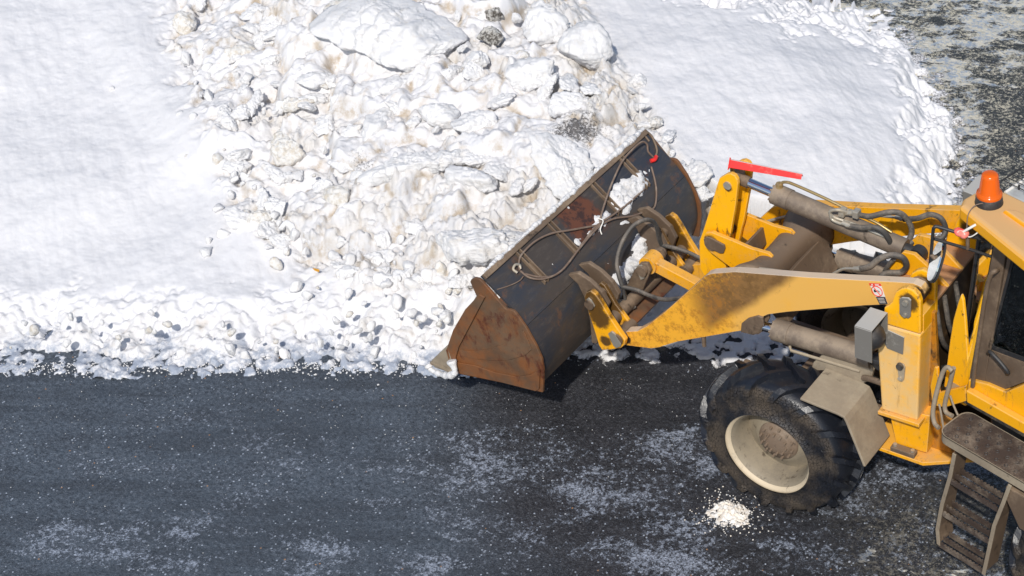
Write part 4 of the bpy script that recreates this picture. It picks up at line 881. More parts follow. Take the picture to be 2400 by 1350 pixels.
# ---- front frame: the two towers
ff = empty('front_frame', parent=L)
ear = [(2070, 758), (2072, 721), (2082, 716), (2090, 708), (2094, 695), (2100, 684), (2112, 677), (2125, 675), (2140, 681), (2152, 693), (2157, 708), (2157, 784)]
box = [(2053, 757), (2157, 786), (2150, 987), (2066, 960)]
for s_ in (1, -1):
    e = XZ(.70, ear)
    MB().prism(e, s_ * .70, s_ * .645).build('tower_ear', Yc, ff, .012)
    MB().prism(e, s_ * .44, s_ * .39).build('tower_ear', Yc, ff, .012)
    bx_ = XZ(.70, box)
    MB().prism(bx_, s_ * .70, s_ * .46).build('tower', M['tower'], ff, .016)
    zt = bx_[1][1]; x0, x1 = bx_[0][0], bx_[1][0]
    MB().prism([(x1 + .0, zt - .01), (x1, zt + .16), (x1 + .06, zt + .16), (x1 + .06, zt - .01)], s_ * .645, s_ * .44).build('tower_back', Yc, ff, .006)
    lg = [(bx_[3][0] + .02, bx_[3][1] + .0), (bx_[2][0] - .03, bx_[2][1] - .0), (bx_[2][0] - .03, bx_[2][1] - .035), (bx_[3][0] + .02, bx_[3][1] - .035)]
    MB().prism(lg, s_ * .73, s_ * .44).build('ledge', Ye, ff, .005)
    q = XZ(.703, [(2110, 698), (2116, 695), (2131, 696), (2137, 702), (2136, 740), (2131, 744), (2115, 739), (2110, 732)]); MB().prism(q, s_ * .702, s_ * .722).build('keeper_plate', M['grey'], ff, .006)
    for uu_, vv_ in ((2123, 709), (2122, 737)):
        c = XZ(.72, [(uu_, vv_)])[0]; MB().cyl((c[0], s_ * .72, c[1]), (c[0], s_ * .742, c[1]), .018 if vv_ > 720 else .026, n=8).build('bolt', M['pipe'], ff, .003)
    q = XZ(.703, [(2103, 850), (2109, 848), (2119, 852), (2123, 860), (2120, 888), (2116, 893), (2108, 890), (2106, 870)]); MB().prism(q, s_ * .702, s_ * .718).build('lamp_lug', M['dusty'], ff, .005)
    c = XZ(.72, [(2110, 858)])[0]; MB().cyl((c[0], s_ * .715, c[1]), (c[0], s_ * .74, c[1]), .03, n=20).build('plug', M['black'], ff, .004)
    c = XZ(.72, [(2110, 886)])[0]; MB().cyl((c[0], s_ * .715, c[1]), (c[0], s_ * .735, c[1]), .018, n=8).build('bolt', M['pipe'], ff, .003)
    q = XZ(.703, [(2072, 768), (2120, 790), (2117, 830), (2080, 815), (2072, 800)]); MB().prism(q, s_ * .702, s_ * .712).build('lamp_mount', M['grey'], ff, .003)
    # lower box, chassis side and bottom plates
    q = XZ(.62, [(2082, 955), (2180, 975), (2172, 1062), (2100, 1040)]); MB().prism(q, s_ * .62, s_ * .34).build('chassis_side', Ye, ff, .006)
    q = XZ(.70, [(2060, 1046), (2163, 1086), (2163, 1094), (2060, 1054)]); xs = [p[0] for p in q]
    zb = XZ(.70, [(2163, 1092)])[0][1]
    mb = MB(); mb.poly([(-.75, s_ * .70, zb), (xs[1], s_ * .70, zb), (-1.62, s_ * .46, zb), (-1.62, s_ * .1, zb), (-.75, s_ * .1, zb)], (0, 0, .035)); mb.build('bottom_plate', Ye, ff, .004)
    MB().box((-1.06, s_ * .665, zb + .06), (.22, .07, .045)).build('bolted_block', BR, ff, .008)
    for dx in (-.08, .08): MB().cyl((-1.06 + dx, s_ * .665, zb + .08), (-1.06 + dx, s_ * .665, zb + .10), .018, n=8).build('bolt', M['pipe'], ff)
    q = [(-1.17, 1.2), (-1.20, 2.2), (-1.24, 2.2), (-1.30, 1.2), (-1.62, 1.12), (-1.62, zb + .03), (-1.17, zb + .03)]; MB().prism(q, s_ * .50, s_ * .46).build('hinge_side_plate', M['shaded_orange'], ff, .005)
    MB().box((-.1, s_ * .33, .74), (1.5, .05, .3)).build('chassis_rail', BR, ff, .01)
mb = MB(); mb.poly([(-.76, .43, 2.19), (-.76, -.43, 2.19), (-1.17, -.43, 2.19), (-1.17, .43, 2.19)], (0, 0, -.03)); mb.build('deck_plate', M['deck'], ff, .005)
mb = MB(); mb.poly([(-.78, .38, 2.16), (-.78, -.38, 2.16), (-.84, -.38, 1.2), (-.84, .38, 1.2)], (-.03, 0, 0)); mb.build('front_plate', Ye, ff)
MB().box((-1.13, 0, 1.66), (.03, .84, 1.0)).build('gap_shade_plate', M['shaded_gap'], ff, .004)  # dark plate added between the towers to show the gap in shade
for k, (ya, yb) in enumerate(((.30, .05), (.15, -.1), (-.05, -.3))): MB().tube([(-1.15, ya, 2.1), (-1.22, ya + .02, 1.8), (-1.2, yb, 1.45), (-1.5, yb, 1.3)], .022, 8).build('steering_hose', M['hose'], ff)
for y0 in (.11, -.15): MB().prism([(tm[0] + .11, tm[2] + .03), (tm[0] + .06, tm[2] + .10), (tm[0] - .04, tm[2] + .11), (tm[0] - .16, tm[2] + .03), (tm[0] - .34, 2.19), (tm[0] + .2, 2.19)], y0, y0 + .04).build('cylinder_mount', Ye, ff, .006)
MB().box((-1.05, .22, 2.24), (.05, .12, .1), Matrix.Rotation(.3, 3, 'Z')).build('bracket', Ye, ff, .005)
MB().box((-1.45, 0, 1.1), (.5, .35, .5)).build('centre_hinge', M['shaded_gap'], ff, .02)
MB().box((-1.45, 0, 1.75), (.35, .4, .12)).build('centre_hinge', M['shaded_orange'], ff, .02)
# dark innards and hoses between the frames
mb = MB()
for k in range(7): mb.tube([(-1.2, .35 - k * .1, 1.4 + .05 * (k % 3)), (-1.5, .3 - k * .08, 1.5 + .15 * (k % 2)), (-1.8, .25 - k * .06, 1.35)], .022, 8)
mb.build('steering_hose', M['black'], ff)

# ---- axle and wheels
axl = MB().cyl((0, -.8, .67), (0, .8, .67), .13); axl.box((0, 0, .67), (.4, .42, .36)); axl.build('front_axle', BR, L, .02)
RW = .70
def tyre_profile():                                               # (y from the outer face, radius)
    return [(.035, .40), (.0, .44), (-.012, .50), (-.008, .56), (-.03, .62), (-.07, .652), (-.12, .668), (-.24, .672), (-.36, .668), (-.41, .652), (-.45, .62), (-.47, .56), (-.47, .48), (-.44, .40)]
def make_wheel(c, s_, ang, parent_xf=None, face=1.045):
    w = empty('wheel', parent=L)
    f = (lambda p: p) if parent_xf is None else parent_xf
    cc = (c[0], face * s_, c[2])
    pr_ = [(o * s_ if True else o, r) for o, r in tyre_profile()]
    pc = [np.array(p) for p in pr_]; pc = [tuple(p) for p in catmull(pc, 3)]
    tb = MB(); tb.lathe(cc, pc, 96)
    # lugs
    P_ = np.array(tyre_profile()); 
    ar = np.cumsum([0] + [np.hypot(*(P_[i + 1] - P_[i])) for i in range(len(P_) - 1)])
    def sp(t): return np.interp(t, ar, P_[:, 0]), np.interp(t, ar, P_[:, 1])
    tm_ = ar[7]; nl = 16
    for side in (0, 1):
        for k in range(nl):
            th0 = 2 * math.pi * (k + .5 * side) / nl + ang
            vs_ = []; ns = 9
            tA, tB = (tm_ + .01, ar[3] + .005) if side == 0 else (tm_ - .01, ar[10] - .005)
            for i in range(ns):
                f_ = i / (ns - 1); t = tA + (tB - tA) * f_; o, r = sp(t)
                dt = .01; o2, r2 = sp(t + dt); tx, tr_ = o2 - o, r2 - r; ln = math.hypot(tx, tr_); nx, nr_ = -tr_ / ln, tx / ln
                if nr_ < 0 and abs(nr_) > .2: nx, nr_ = -nx, -nr_
                if (o + .235) * nx < 0: nx, nr_ = -nx, -nr_
                th = th0 + .42 * (1 - (1 - f_) ** 1.3) * -1; hh = .064 * (1 - .45 * f_ ** 3); wd = .056 + .016 * f_
                for (dw, dh) in ((-wd, -.01), (-wd * .72, hh), (wd * .72, hh), (wd, -.01)):
                    R_ = r + nr_ * dh; O_ = o + nx * dh; a_ = th + dw * .9
                    vs_.append((cc[0] + R_ * math.cos(a_), cc[1] + O_ * s_, cc[2] + R_ * math.sin(a_)))
            fs = []
            for i in range(ns - 1):
                for j in range(3): fs.append((i * 4 + j, i * 4 + j + 1, (i + 1) * 4 + j + 1, (i + 1) * 4 + j))
            fs += [(0, 1, 2, 3), tuple((ns - 1) * 4 + j for j in (3, 2, 1, 0))]
            tb.add(vs_, fs)
    o = tb.build('tyre', M['tyre'], w, xf=f)
    V = np.array(tb.v); yo = (face * s_ - V[:, 1]) * s_; rr_ = np.hypot(V[:, 0] - cc[0], V[:, 2] - cc[2])
    at = o.data.attributes.new('side', 'FLOAT', 'POINT'); at.data.foreach_set('value', np.clip((.665 - rr_) / .06, 0, 1).astype(np.float32))
    rp_ = [(.045, .398), (.045, .412), (.02, .416), (-.002, .412), (-.008, .395), (-.012, .37), (-.03, .352), (-.05, .348), (-.07, .34), (-.20, .335), (-.24, .33), (-.36, .33), (-.45, .36), (-.46, .41)]
    rm_ = MB(); rm_.lathe(cc, [((o_ - .0) * s_ if True else o_, r) for o_, r in [(0.0, .412), (.006, .405), (.0, .385), (-.015, .372), (-.03, .352), (-.055, .346), (-.075, .334), (-.20, .328), (-.235, .322), (-.36, .33), (-.45, .36), (-.46, .41)]], 72)
    MB().lathe(cc, [(-.012 * s_, .415), (.010 * s_, .420), (.016 * s_, .412), (.012 * s_, .398), (.002 * s_, .380), (-.012 * s_, .371)], 72).build('rim_flange', M['flange'], w, xf=f)
    rm_.lathe(cc, [(-.235 * s_, .33), (-.225 * s_, .30), (-.195 * s_, .24), (-.170 * s_, .20), (-.168 * s_, .02)], 60, cap=True)
    rm_.build('rim', M['rim'], w, xf=f)
    hb_ = MB(); hb_.lathe(cc, [(-.170 * s_, .185), (-.145 * s_, .178), (-.143 * s_, .130), (-.130 * s_, .122), (-.125 * s_, .11), (-.122 * s_, .02), (-.122 * s_, .001)], 48, cap=True)
    for n_, r_, o_ in ((12, .152, -.143), (10, .098, -.124)):
        for k in range(n_):
            t = 2 * math.pi * k / n_ + .2; hb_.cyl((cc[0] + r_ * math.cos(t), cc[1] + o_ * s_, cc[2] + r_ * math.sin(t)), (cc[0] + r_ * math.cos(t), cc[1] + (o_ + .03) * s_, cc[2] + r_ * math.sin(t)), .012, n=6)
    hb_.build('hub', M['hub'], w, xf=f)
    return w
make_wheel((0, 0, .67), 1, .1); make_wheel((0, 0, .67), -1, .25)
make_wheel((-1.88, 0, .67), 1, .2, RT, .98); make_wheel((-1.88, 0, .67), -1, .3, RT, .98)

# ---- fenders
for s_ in (1, -1):
    fe = empty('fender', parent=L)
    A1, B1, C1 = [XZ(.6, [q])[0] for q in ((1934, 859), (2027, 893), (2089, 1008))]
    E1, D1, F1 = [XZ(1.03, [q])[0] for q in ((1877, 940), (1985, 982), (2026, 1106))]
    xa = (A1[0] + E1[0]) / 2; xb = (B1[0] + D1[0]) / 2; xc = (C1[0] + F1[0]) / 2; za = (A1[1] + E1[1]) / 2 + .01; zb2 = (B1[1] + D1[1]) / 2; zc = (C1[1] + F1[1]) / 2
    dd_ = np.array([xb - xa, zb2 - za]); 
    pts = [(xa, za)] + [(xa + (xb - xa) * t, za + (zb2 - za) * t) for t in (.3, .6, .86)] + [(xb - .012, zb2 - .012), (xb - .04, zb2 - .06)] + [(xb - .04 + (xc - xb + .04) * t, zb2 - .06 + (zc - zb2 + .06) * t) for t in (.35, .7, 1)]
    MB().sheet(pts, s_ * .60, s_ * 1.03, .022).build('mudguard', M['dusty'], fe, .005)
    q = XZ(.56, [(1905, 862), (1912, 843), (1930, 828), (1955, 822), (2045, 850), (2052, 862), (2046, 885), (2025, 893), (1990, 880), (1950, 862)])
    MB().prism(q, s_ * .56, s_ * .60).build('inner_guard', M['dusty'], fe, .006)
    br = P3((2024, 885, .62), (2040, 888, .66), (2066, 897, .68)); br = [p * [1, s_, 1] for p in br]
    MB().tube(br, .026, 8, False).build('fender_bracket', BR, fe)

# ---- work lamps on the towers
for s_ in (1, -1):
    hl = empty('headlamp', parent=L)
    y0 = .98; y1 = .72
    a, c = XZ(y0, [(2003, 767)])[0], XZ(y0, [(2043.6, 774)])[0]; zl = XZ(y0, [(2003, 838)])[0][1]
    x0, x1, zt = a[0], c[0], (a[1] + c[1]) / 2
    mb = MB(); t = .008
    mb.box(((x0 + x1) / 2, s_ * (y0 + y1) / 2, zt), (abs(x0 - x1), y0 - y1, t)); mb.box(((x0 + x1) / 2, s_ * y0, (zt + zl) / 2), (abs(x0 - x1), t, zt - zl - t)); mb.box(((x0 + x1) / 2, s_ * y1, (zt + zl) / 2), (abs(x0 - x1), t, zt - zl - t)); mb.box((x0, s_ * (y0 + y1) / 2, (zt + zl) / 2), (t, y0 - y1 - t, zt - zl - t))
    mb.build('lamp_guard', M['grey'], hl, .002)
    cn = ((x0 + x1) / 2, s_ * (y0 + y1) / 2, (zt + zl) / 2 - .01); r = (y0 - y1) / 2 * .88
    mb = MB()
    prf = [(.06, r), (-.02, r), (-.06, r * .85), (-.10, r * .5), (-.12, .01)]
    v = []; n = 28
    for o_, rr_ in prf:
        for k in range(n): t_ = 2 * math.pi * k / n; v.append((cn[0] + o_, cn[1] + rr_ * math.cos(t_), cn[2] + rr_ * math.sin(t_)))
    mb.add(v, [(i * n + k, i * n + (k + 1) % n, (i + 1) * n + (k + 1) % n, (i + 1) * n + k) for i in range(len(prf) - 1) for k in range(n)], True); mb.build('lamp_body', M['black'], hl)
    MB().tube([(x1 + .05, s_ * .72, zl + .12), (x1 + .02, s_ * .69, zl + .05), (bx_[0][0] - .03, s_ * .69, zl)], .022, 8, False).build('lamp_arm', M['dusty'], hl)

# ================================================================== rear frame: cab
rz = lambda o: o
def rprism(name, xz, y0, y1, mat, par, bevel=.006): return MB().prism(xz, y0, y1).build(name, mat, par, bevel, RT)
cab = empty('cab', parent=L)
ZR = 3.65
# roof: two front lobes round a grey hatch
roofp = [(-.50, .60), (-.49, .78), (-.53, .86), (-1.27, 1.04), (-2.0, 1.04), (-2.1, .9), (-2.1, -.9), (-2.0, -1.04), (-1.27, -1.04), (-.53, -.86), (-.49, -.78), (-.50, -.60), (-.64, -.515), (-1.8, -.5), (-1.8, .5), (-.64, .515)]
mb = MB(); n = len(roofp); top = [(x - (.012 if x > -.7 else 0), y * (.975 if abs(y) > .55 else 1.0)) for x, y in roofp]
v = [(x, y, ZR - .12) for x, y in roofp] + [(x, y, ZR - .03) for x, y in roofp] + [(x, y, ZR) for x, y in top]
mb.add(v, [tuple(range(n))[::-1], tuple(range(2 * n, 3 * n))] + [(i, (i + 1) % n, n + (i + 1) % n, n + i) for i in range(n)] + [(n + i, n + (i + 1) % n, 2 * n + (i + 1) % n, 2 * n + i) for i in range(n)])
mb.build('roof', M['roof'], cab, .018, RT)
for s_ in (1, -1):
    q = [(-.86, .66), (-.80, .72), (-1.9, .93), (-1.9, .62)]; mb = MB(); v = [(x, y * s_, ZR - .01) for x, y in q] + [(x - .03 * (x > -1), (y - .76) * .9 * s_ + .76 * s_, ZR + .035) for x, y in q]
    mb.add(v, [(4, 5, 6, 7), (0, 1, 5, 4), (1, 2, 6, 5), (2, 3, 7, 6), (3, 0, 4, 7)]); mb.build('roof_panel', M['roof'], cab, .012, RT)
mb = MB(); mb.box((-1.23, 0, ZR - .05), (1.16, .99, .06)); mb.build('roof_hatch', (lambda b: b.out(col=b.mix(b.ramp(b.noise(4, 8, .6), .4, .65), (.42, .44, .44), (.30, .29, .27)), rough=.5))(NB('pale_grey_hatch')), cab, .01, RT)
MB().tube([(-.655, .5, ZR - .015), (-.655, -.5, ZR - .015)], .012, 8, False).build('hatch_edge', M['white'], cab, 0, RT)
YS = .75
pill = QXZ(YS, [(2334, 545), (2362, 560), (2306, 905), (2270, 893)])
for s_ in (1, -1):
    rprism('pillar', pill, s_ * YS, s_ * (YS - .07), M['brown_steel'], cab)
# door
fx = [(2368, 565), (2400, 583), (2500, 640), (2500, 900), (2420, 885), (2400, 895), (2351, 914), (2318, 902), (2308, 897)]
dxz = QXZ(YS, fx); gl = QXZ(YS, [(2372, 598), (2384, 602), (2490, 655), (2490, 860), (2400, 850), (2320, 820), (2316, 812)])
def ring_plate(name, outer, inner, y0, y1, mat, par):             # plate with a hole, both polygons star-shaped round the same centre
    c = np.mean(inner, 0); N = 72; V = []
    def hit(poly, a):
        d_ = np.array([math.cos(a), math.sin(a)]); best = 0
        for i in range(len(poly)):
            p, q = np.array(poly[i]) - c, np.array(poly[(i + 1) % len(poly)]) - c; e = q - p; den = d_[0] * e[1] - d_[1] * e[0]
            if abs(den) < 1e-9: continue
            t = (p[0] * e[1] - p[1] * e[0]) / den; u_ = (p[0] * d_[1] - p[1] * d_[0]) / den
            if t > 0 and -1e-6 <= u_ <= 1 + 1e-6: best = max(best, t)
        return c + d_ * best
    angs = sorted([math.atan2(*(np.array(p) - c)[::-1]) for p in list(outer) + list(inner)] + list(np.linspace(-math.pi, math.pi, N, endpoint=False))); N = len(angs)
    for y in (y0, y1):
        V += [(p[0], y, p[1]) for p in (hit(outer, a) for a in angs)] + [(p[0], y, p[1]) for p in (hit(inner, a) for a in angs)]
    F = []
    for i in range(N):
        j = (i + 1) % N; F += [(i, j, N + j, N + i), (2 * N + i, 3 * N + i, 3 * N + j, 2 * N + j), (i, 2 * N + i, 2 * N + j, j), (N + i, N + j, 3 * N + j, 3 * N + i)]
    return MB().add(V, F).build(name, mat, par, 0, RT)
door = empty('door', parent=L)
ring_plate('door_frame', dxz, gl, YS, YS - .05, M['brown_steel'], door)
seal = [tuple(np.array(p) * .965 + np.mean(gl, 0) * .035) for p in gl]; g2 = [tuple(np.array(p) * .90 + np.mean(gl, 0) * .10) for p in gl]
ring_plate('seal', [tuple(np.array(p) * 1.01 - np.mean(gl, 0) * .01) for p in gl], g2, YS - .008, YS - .03, M['black'], door)
MB().prism(g2, YS - .015, YS - .022).build('door_glass', M['glass'], door, 0, RT)
q = Q3((2316, 828, YS + .01), (2322, 826, YS + .05), (2345, 850, YS + .05), (2362, 872, YS + .04), (2360, 876, YS + .0))
MB().tube(q, .016, 10).build('door_handle', M['black'], door)
q = Q3((2340, 632, YS), (2332, 636, YS + .06), (2322, 645, YS + .07), (2312, 680, YS + .07), (2299, 760, YS + .07), (2286, 850, YS + .07), (2280, 905, YS + .05))
MB().tube(q, .018, 10).build('grab_rail', M['brown_steel'], cab)
# right side closed wall, rear wall, front glass
ring_plate('side_frame', dxz, gl, -YS, -YS + .05, M['black'], cab); MB().prism(gl, -YS + .02, -YS + .028).build('side_glass', M['glass'], cab, 0, RT)
qg = [q_y(2303, 512, .47), q_y(2262, 790, .47), q_y(2268, 900, .47)]; pt = [q_y(2334, 545, YS - .02), q_y(2290, 790, YS - .02), q_y(2272, 893, YS - .02)]
for s_ in (1, -1):
    f_ = lambda p: RT((p[0], p[1] * s_, p[2]))
    MB().poly([pt[0], qg[0], qg[1], qg[2], pt[2]], (.004, .002, 0)).build('quarter_glass', M['glass'], cab, 0, f_)
    MB().tube([qg[0], qg[1], qg[2]], .022, 8, False).build('corner_pillar', M['black'], cab, 0, f_)
MB().poly([qg[0], qg[2], qg[2] * [1, -1, 1], qg[0] * [1, -1, 1]], (.006, 0, 0)).build('windscreen', M['glass'], cab, 0, RT)
xr = min(p[0] for p in dxz)
MB().box((xr - .02, 0, 2.15), (.05, 1.45, 1.1)).build('rear_wall', M['black'], cab, .01, RT)
MB().box(((xr - .2) / 2 - .2, 0, 1.70), (1.5, 1.4, .06)).build('floor', M['plat0'], cab, .01, RT)
M['seat'] = worn('grey_seat_cloth', (.12, .125, .13), da=.2, ga=.1, rough=.8)
seat = MB(); seat.box((-1.25, 0, 2.15), (.5, .5, .14)); seat.box((-1.5, 0, 2.5), (.12, .48, .65)); seat.build('seat', M['seat'], cab, .04, RT)
sw = MB(); sw.tube([(-.75 + .17 * math.cos(t) * .8, .19 * math.sin(t), 2.42 + .17 * math.cos(t) * .5) for t in np.linspace(0, 2 * math.pi, 25)], .014, 8, False); sw.cyl((-.75, 0, 2.42), (-.5, 0, 1.8), .03); sw.box((-.45, 0, 2.1), (.22, .8, .7)); sw.build('steering_console', M['seat'], cab, 0, RT)
lv = MB()
for a_ in ((-1.0, .42, 2.0, .25), (-1.08, .38, 2.0, .2)): lv.cyl((a_[0], a_[1], a_[2]), (a_[0] + .03, a_[1], a_[2] + a_[3]), .008); lv.lathe((a_[0] + .03, a_[1], a_[2] + a_[3]), [(-.022, .001), (-.015, .017), (0, .023), (.015, .017), (.022, .001)], 14, 'z')
lv.build('control_lever', M['pipe'], cab, 0, RT)
# cab sill body (yellow) below the door
sill = QXZ(.80, [(2265, 893), (2308, 903), (2352, 922), (2400, 902), (2520, 890), (2520, 1085), (2400, 1015), (2272, 942), (2262, 935)])
rprism('sill_panel', sill, .78, .70, M['yellow'], cab, .01)
rprism('sill_panel', sill, -.78, -.70, M['yellow'], cab, .01)
q = QXZ(.82, [(2268, 912), (2400, 987), (2520, 1050), (2520, 1082), (2400, 1012), (2270, 940)]); rprism('sill_step', q, .84, .78, M['yellow'], cab, .008)
# front corner fin
finl = QXZ(.62, [(2252, 690), (2245, 710), (2234, 750), (2226, 800), (2218, 863), (2212, 905), (2240, 940), (2262, 952), (2282, 940), (2273, 890), (2267, 826), (2262, 752), (2257, 704)])
for s_ in (1, -1): rprism('corner_fin', finl, s_ * .62, s_ * .59, M['yellow_clean'], cab, .008)
# under-cab dark frame
MB().box((-1.5, 0, 1.25), (1.9, .9, .5)).build('rear_chassis', M['black'], L, .03, RT)
# engine hood and tank behind (mostly outside the picture)
MB().box((-3.1, 0, 1.95), (1.9, 1.35, 1.0)).build('engine_hood', Ye, L, .06, RT)
MB().cyl(tuple(RT((-1.88, -.8, .67))), tuple(RT((-1.88, .8, .67))), .13).build('rear_axle', BR, L)
# steering-side shell: yellow guard below the fin
q = QXZ(.72, [(2180, 905), (2190, 860), (2196, 862), (2200, 920), (2262, 905), (2265, 940), (2215, 955), (2185, 950)])
rprism('front_guard', q, .72, .69, M['yellow'], cab, .006)
# mirror and its bracket
mi = empty('mirror', parent=L)
q = Q3((2335, 555, YS), (2300, 543, .86), (2225, 522, 1.0), (2200, 517, 1.04), (2190, 522, 1.05), (2187, 537, 1.05), (2184, 575, 1.05), (2180, 618, 1.05))
q = Q3((2325, 567, YS), (2300, 560, .82), (2250, 547, .95), (2200, 532, 1.03), (2190, 533, 1.05), (2187, 541, 1.05), (2184, 575, 1.05), (2180, 620, 1.05)); MB().tube(q, .013, 10).build('mirror_arm', M['black'], mi)
q = Q3((2322, 601, YS), (2275, 585, .86), (2190, 560, 1.05)); MB().tube(q, .012, 10, False).build('mirror_arm', M['black'], mi)
MB().tube(Q3((2268, 552, .90), (2268, 583, .88)), .014, 8, False).build('mirror_strut', BR, mi)
mc = RT(q_y(2196, 614, 1.06)); vd = RM[2]
nrm_ = np.cross(np.array([RM[0] * .28 + RM[1] * .96])[0], RM[2]); nrm_ = nrm_ * .92 + RM[2] * -.38; nrm_ /= np.linalg.norm(nrm_)
s1_ = RM[0] * .27 + RM[1] * .96; s1_ -= nrm_ * (s1_ @ nrm_); s1_ /= np.linalg.norm(s1_); s2_ = np.cross(nrm_, s1_)
for nm, hgt, wd, off, mt in (('mirror_shell', .155, .085, -.012, 'black'), ('mirror_glass', .145, .076, .006, 'mirror')):
    mb = MB(); v = [mc + nrm_ * off + s1_ * hgt * math.copysign(abs(math.cos(t)) ** .8, math.cos(t)) + s2_ * wd * math.copysign(abs(math.sin(t)) ** .8, math.sin(t)) for t in np.linspace(0, 2 * math.pi, 32, endpoint=False)]
    mb.poly(v, nrm_ * .014); mb.build(nm, M[mt], mi)
MB().tube([mc - nrm_ * .01, RT(q_y(2182, 597, 1.05))], .016, 8, False).build('mirror_clamp', BR, mi)
q = Q3((2243, 547, .96), (2253, 540, .95), (2263, 553, .93)); MB().tube(q, lambda t: .026 + .012 * math.sin(t * 9), 8).build('tape', M['red'], mi)
q = Q3((2255, 545, .95), (2272, 535, .93), (2288, 526, .90)); MB().tube(q, .010, 8).build('tie', M['white'], mi)
q = Q3((2262, 553, .93), (2275, 555, .92), (2290, 546, .90), (2298, 538, .86)); MB().tube(q, .005, 6).build('tie', M['white'], mi)
# beacon
bp = np.array([-.66, .69, ZR]); be = empty('beacon', parent=L)
mb = MB(); mb.lathe(tuple(bp), [(-.01, .104), (.0, .104), (.012, .101), (.06, .094), (.065, .088), (.066, .01)], 40, 'z', True); mb.build('beacon_base', M['black'], be, 0, RT)
mb = MB(); mb.lathe(tuple(bp), [(.062, .094), (.075, .096), (.088, .092), (.092, .080), (.10, .077), (.225, .062), (.24, .058), (.25, .045), (.254, .02), (.254, .001)], 48, 'z', True); mb.build('beacon_lens', M['amber'], be, 0, RT)
mb = MB(); mb.lathe(tuple(bp), [(.07, .05), (.10, .03), (.18, .028), (.21, .012), (.215, .001)], 20, 'z', True); mb.build('beacon_lamp', M['amber_core'], be, 0, RT)
q = [RT(tuple(bp + np.array(o_))) for o_ in ((-.02, .09, .05), (.02, .12, .03), (.03, .16, .01), (.02, .21, -.02), (.0, .24, -.10), (.0, .24, -.18))]
MB().tube(q, .004, 6).build('beacon_cable', M['rope'], be)
# far-side box and wire guard behind the beacon
sv = empty('window_guard', parent=L)
def at_zr(u, v, z): return at_z(u, v, z)
mb = MB()
for k in range(19): y = .43 - k * .048; mb.tube([(-.575, y, ZR + .02), (-1.0, y, ZR + .02)], .0035, 6, False)
for x in (-.575, -.79, -1.0): mb.tube([(x, .45, ZR + .022), (x, -.45, ZR + .022)], .006, 6, False)
mb.build('wire_grille', M['black'], sv, 0, RT)
for y in (.40, -.40): MB().tube([(-.70, y, ZR - .03), (-.70, y, ZR + .02)], .008, 6, False).build('grille_post', M['black'], sv, 0, RT)
q = [at_z(u, v, 3.2) for u, v in ((2256, 447), (2293, 410), (2335, 425), (2298, 464))]; mb = MB(); mb.poly(q, (0, 0, -.26)); o = mb.build('work_lamp_box', M['grey'], L, .006)
MB().tube([np.mean(q, 0) - [0, 0, .2], RT((-.75, -.70, 2.9))], .025, 8, False).build('lamp_bracket', BR, L)

# ---- platform, hand loops and ladder
la = empty('access_ladder', parent=L)
ZP = 1.60
def rr_poly(x0, x1, y0, y1, r): 
    o = []
    for cx_, cy_, a0 in ((x1 - r, y1 - r, 0), (x0 + r, y1 - r, 90), (x0 + r, y0 + r, 180), (x1 - r, y0 + r, 270)):
        for k in range(6): a = math.radians(a0 + k * 18); o.append((cx_ + r * math.cos(a), cy_ + r * math.sin(a)))
    return o
pl = rr_poly(-1.75, -.50, .68, 1.03, .09)
mb = MB(); mb.poly([(x, y, ZP) for x, y in pl], (0, 0, -.012)); M['plat'] = worn('dark_mud_steel', (.06, .042, .034), dust=(.26, .21, .16), da=.42, ga=.4, updust=.0, rough=.6, ns=5)
o = mb.build('platform', M['plat'], la, 0, RT)
cutters = MB()
for i in range(12):
    for j in range(4):
        cutters.lathe((-.62 - i * .098 - (j % 2) * .049, .74 + j * .076, ZP), [(-.05, .001), (-.05, .0115), (.05, .0115), (.05, .001)], 10, 'z')
# dark punched holes are real rings standing on the plate
hol = MB()
for i in range(11):
    for j in range(4):
        c = (-.60 - i * .098 - (j % 2) * .049, .745 + j * .075, ZP); hol.lathe(c, [(.0005, .0165), (.004, .0145), (.003, .011), (-.010, .010), (-.0105, .001)], 12, 'z')
plug = hol.build('punched_hole', M['black'], la, 0, RT); plug['kind'] = 'stuff'
mb = MB(); n = len(pl)
v = [(x, y, ZP + .004) for x, y in pl] + [(x, y, ZP - .085) for x, y in pl]; c = np.mean(pl, 0)
v += [tuple(np.array([x, y]) + (c - [x, y]) * .015) + (ZP - .085,) for x, y in pl] + [tuple(np.array([x, y]) + (c - [x, y]) * .015) + (ZP + .004,) for x, y in pl]
mb.add(v, [(a * n + i, a * n + (i + 1) % n, ((a + 1) % 4) * n + (i + 1) % n, ((a + 1) % 4) * n + i) for a in range(4) for i in range(n)]); mb.build('platform_rim', M['dusty'], la, 0, RT)
for pts in ([(2232, 870, .86), (2222, 861, .86), (2211, 870, .87), (2199, 905, .9), (2187, 960, .94), (2190, 990, .96), (2200, 1003, .98)], [(2235, 862, .78), (2232, 875, .78), (2226, 900, .78), (2215, 945, .80), (2217, 965, .81), (2232, 975, .82)]):
    MB().tube(Q3(*pts), .019, 10).build('hand_loop', M['dusty'], la)
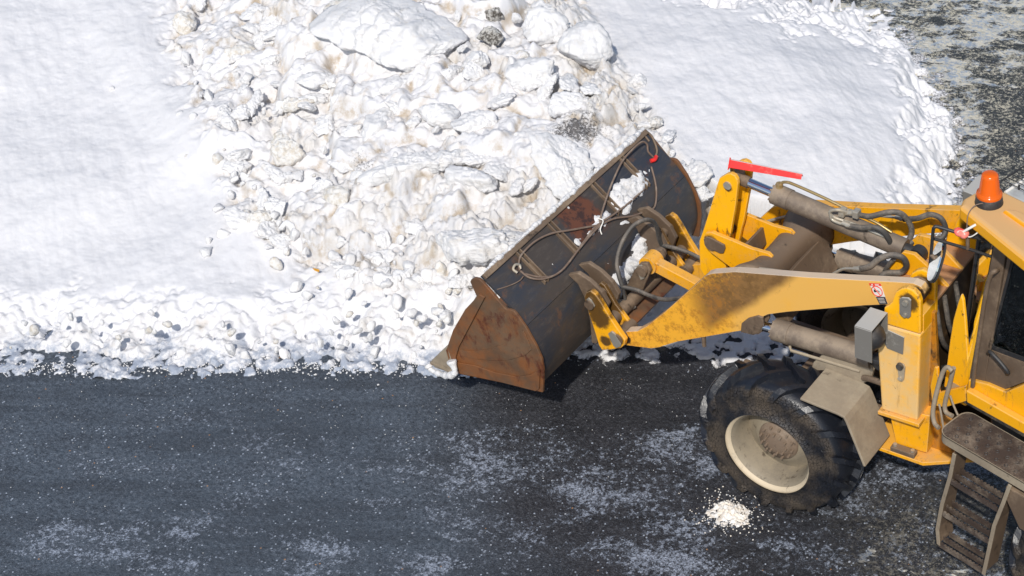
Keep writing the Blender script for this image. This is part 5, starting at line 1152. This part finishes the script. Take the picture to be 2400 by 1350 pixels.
for pts in ([(2201, 947, .93), (2205, 965, .94), (2211, 1001, .95)], [(2227, 927, .79), (2235, 950, .8), (2245, 973, .81)]): MB().tube(Q3(*pts), .009, 8).build('hand_loop_brace', M['dusty'], la)
# ladder: steps between two rails
def lad(t, x): return None
yo = 1.0
Lr = [q_y(u, v, yo) for u, v in ((2232, 1062), (2222, 1115), (2203, 1180), (2192, 1240), (2195, 1275))]
Rr = [q_y(u, v, yo) for u, v in ((2362, 1135), (2345, 1180), (2325, 1230), (2312, 1290), (2300, 1345))]
for rail in (Lr, Rr):
    q = [(p[0], p[2]) for p in rail]; w2 = [(x - .035, z) for x, z in q]
    MB().prism(q + w2[::-1], yo, yo - .012).build('ladder_rail', M['dusty'], la, .003, RT)
    MB().prism(q + [(x - .008, z) for x, z in q][::-1], yo - .012, yo - .20).build('ladder_rail', M['brown_steel'], la, .002, RT)
steps = [((2220, 1112), (2335, 1200)), ((2203, 1195), (2316, 1270)), ((2197, 1262), (2300, 1345))]
for (a, c) in steps:
    p0, p1 = q_y(*a, yo), q_y(*c, yo); zz = (p0[2] + p1[2]) / 2; x0, x1 = p0[0], p1[0]
    mb = MB()
    for yy in (yo - .005, yo - .075, yo - .145):
        n = 14; prof_ = []
        for k in range(n):
            xa = x0 + (x1 - x0) * k / n; xb = x0 + (x1 - x0) * (k + .55) / n; xc_ = x0 + (x1 - x0) * (k + 1) / n
            prof_ += [(xa, zz + .012), (xb, zz + .012), (xb, zz), (xc_, zz)]
        mb.prism(prof_ + [(x1, zz - .045), (x0, zz - .045)], yy, yy - .012)
    mb.build('ladder_step', M['plat'], la, 0, RT)
# box beside the ladder
q = [(2325, 1222), (2345, 1180), (2460, 1120), (2460, 1180), (2420, 1245), (2345, 1262), (2322, 1240)]
bq = QXZ(.95, [(2326, 1205), (2400, 1165), (2500, 1110), (2500, 1200), (2400, 1215), (2328, 1232)])
rprism('side_box', [(-1.15, 1.40), (-2.4, 1.40), (-2.4, 1.1), (-1.3, 1.05), (-1.15, 1.28)], .98, .6, M['brown_steel'], la, .01)
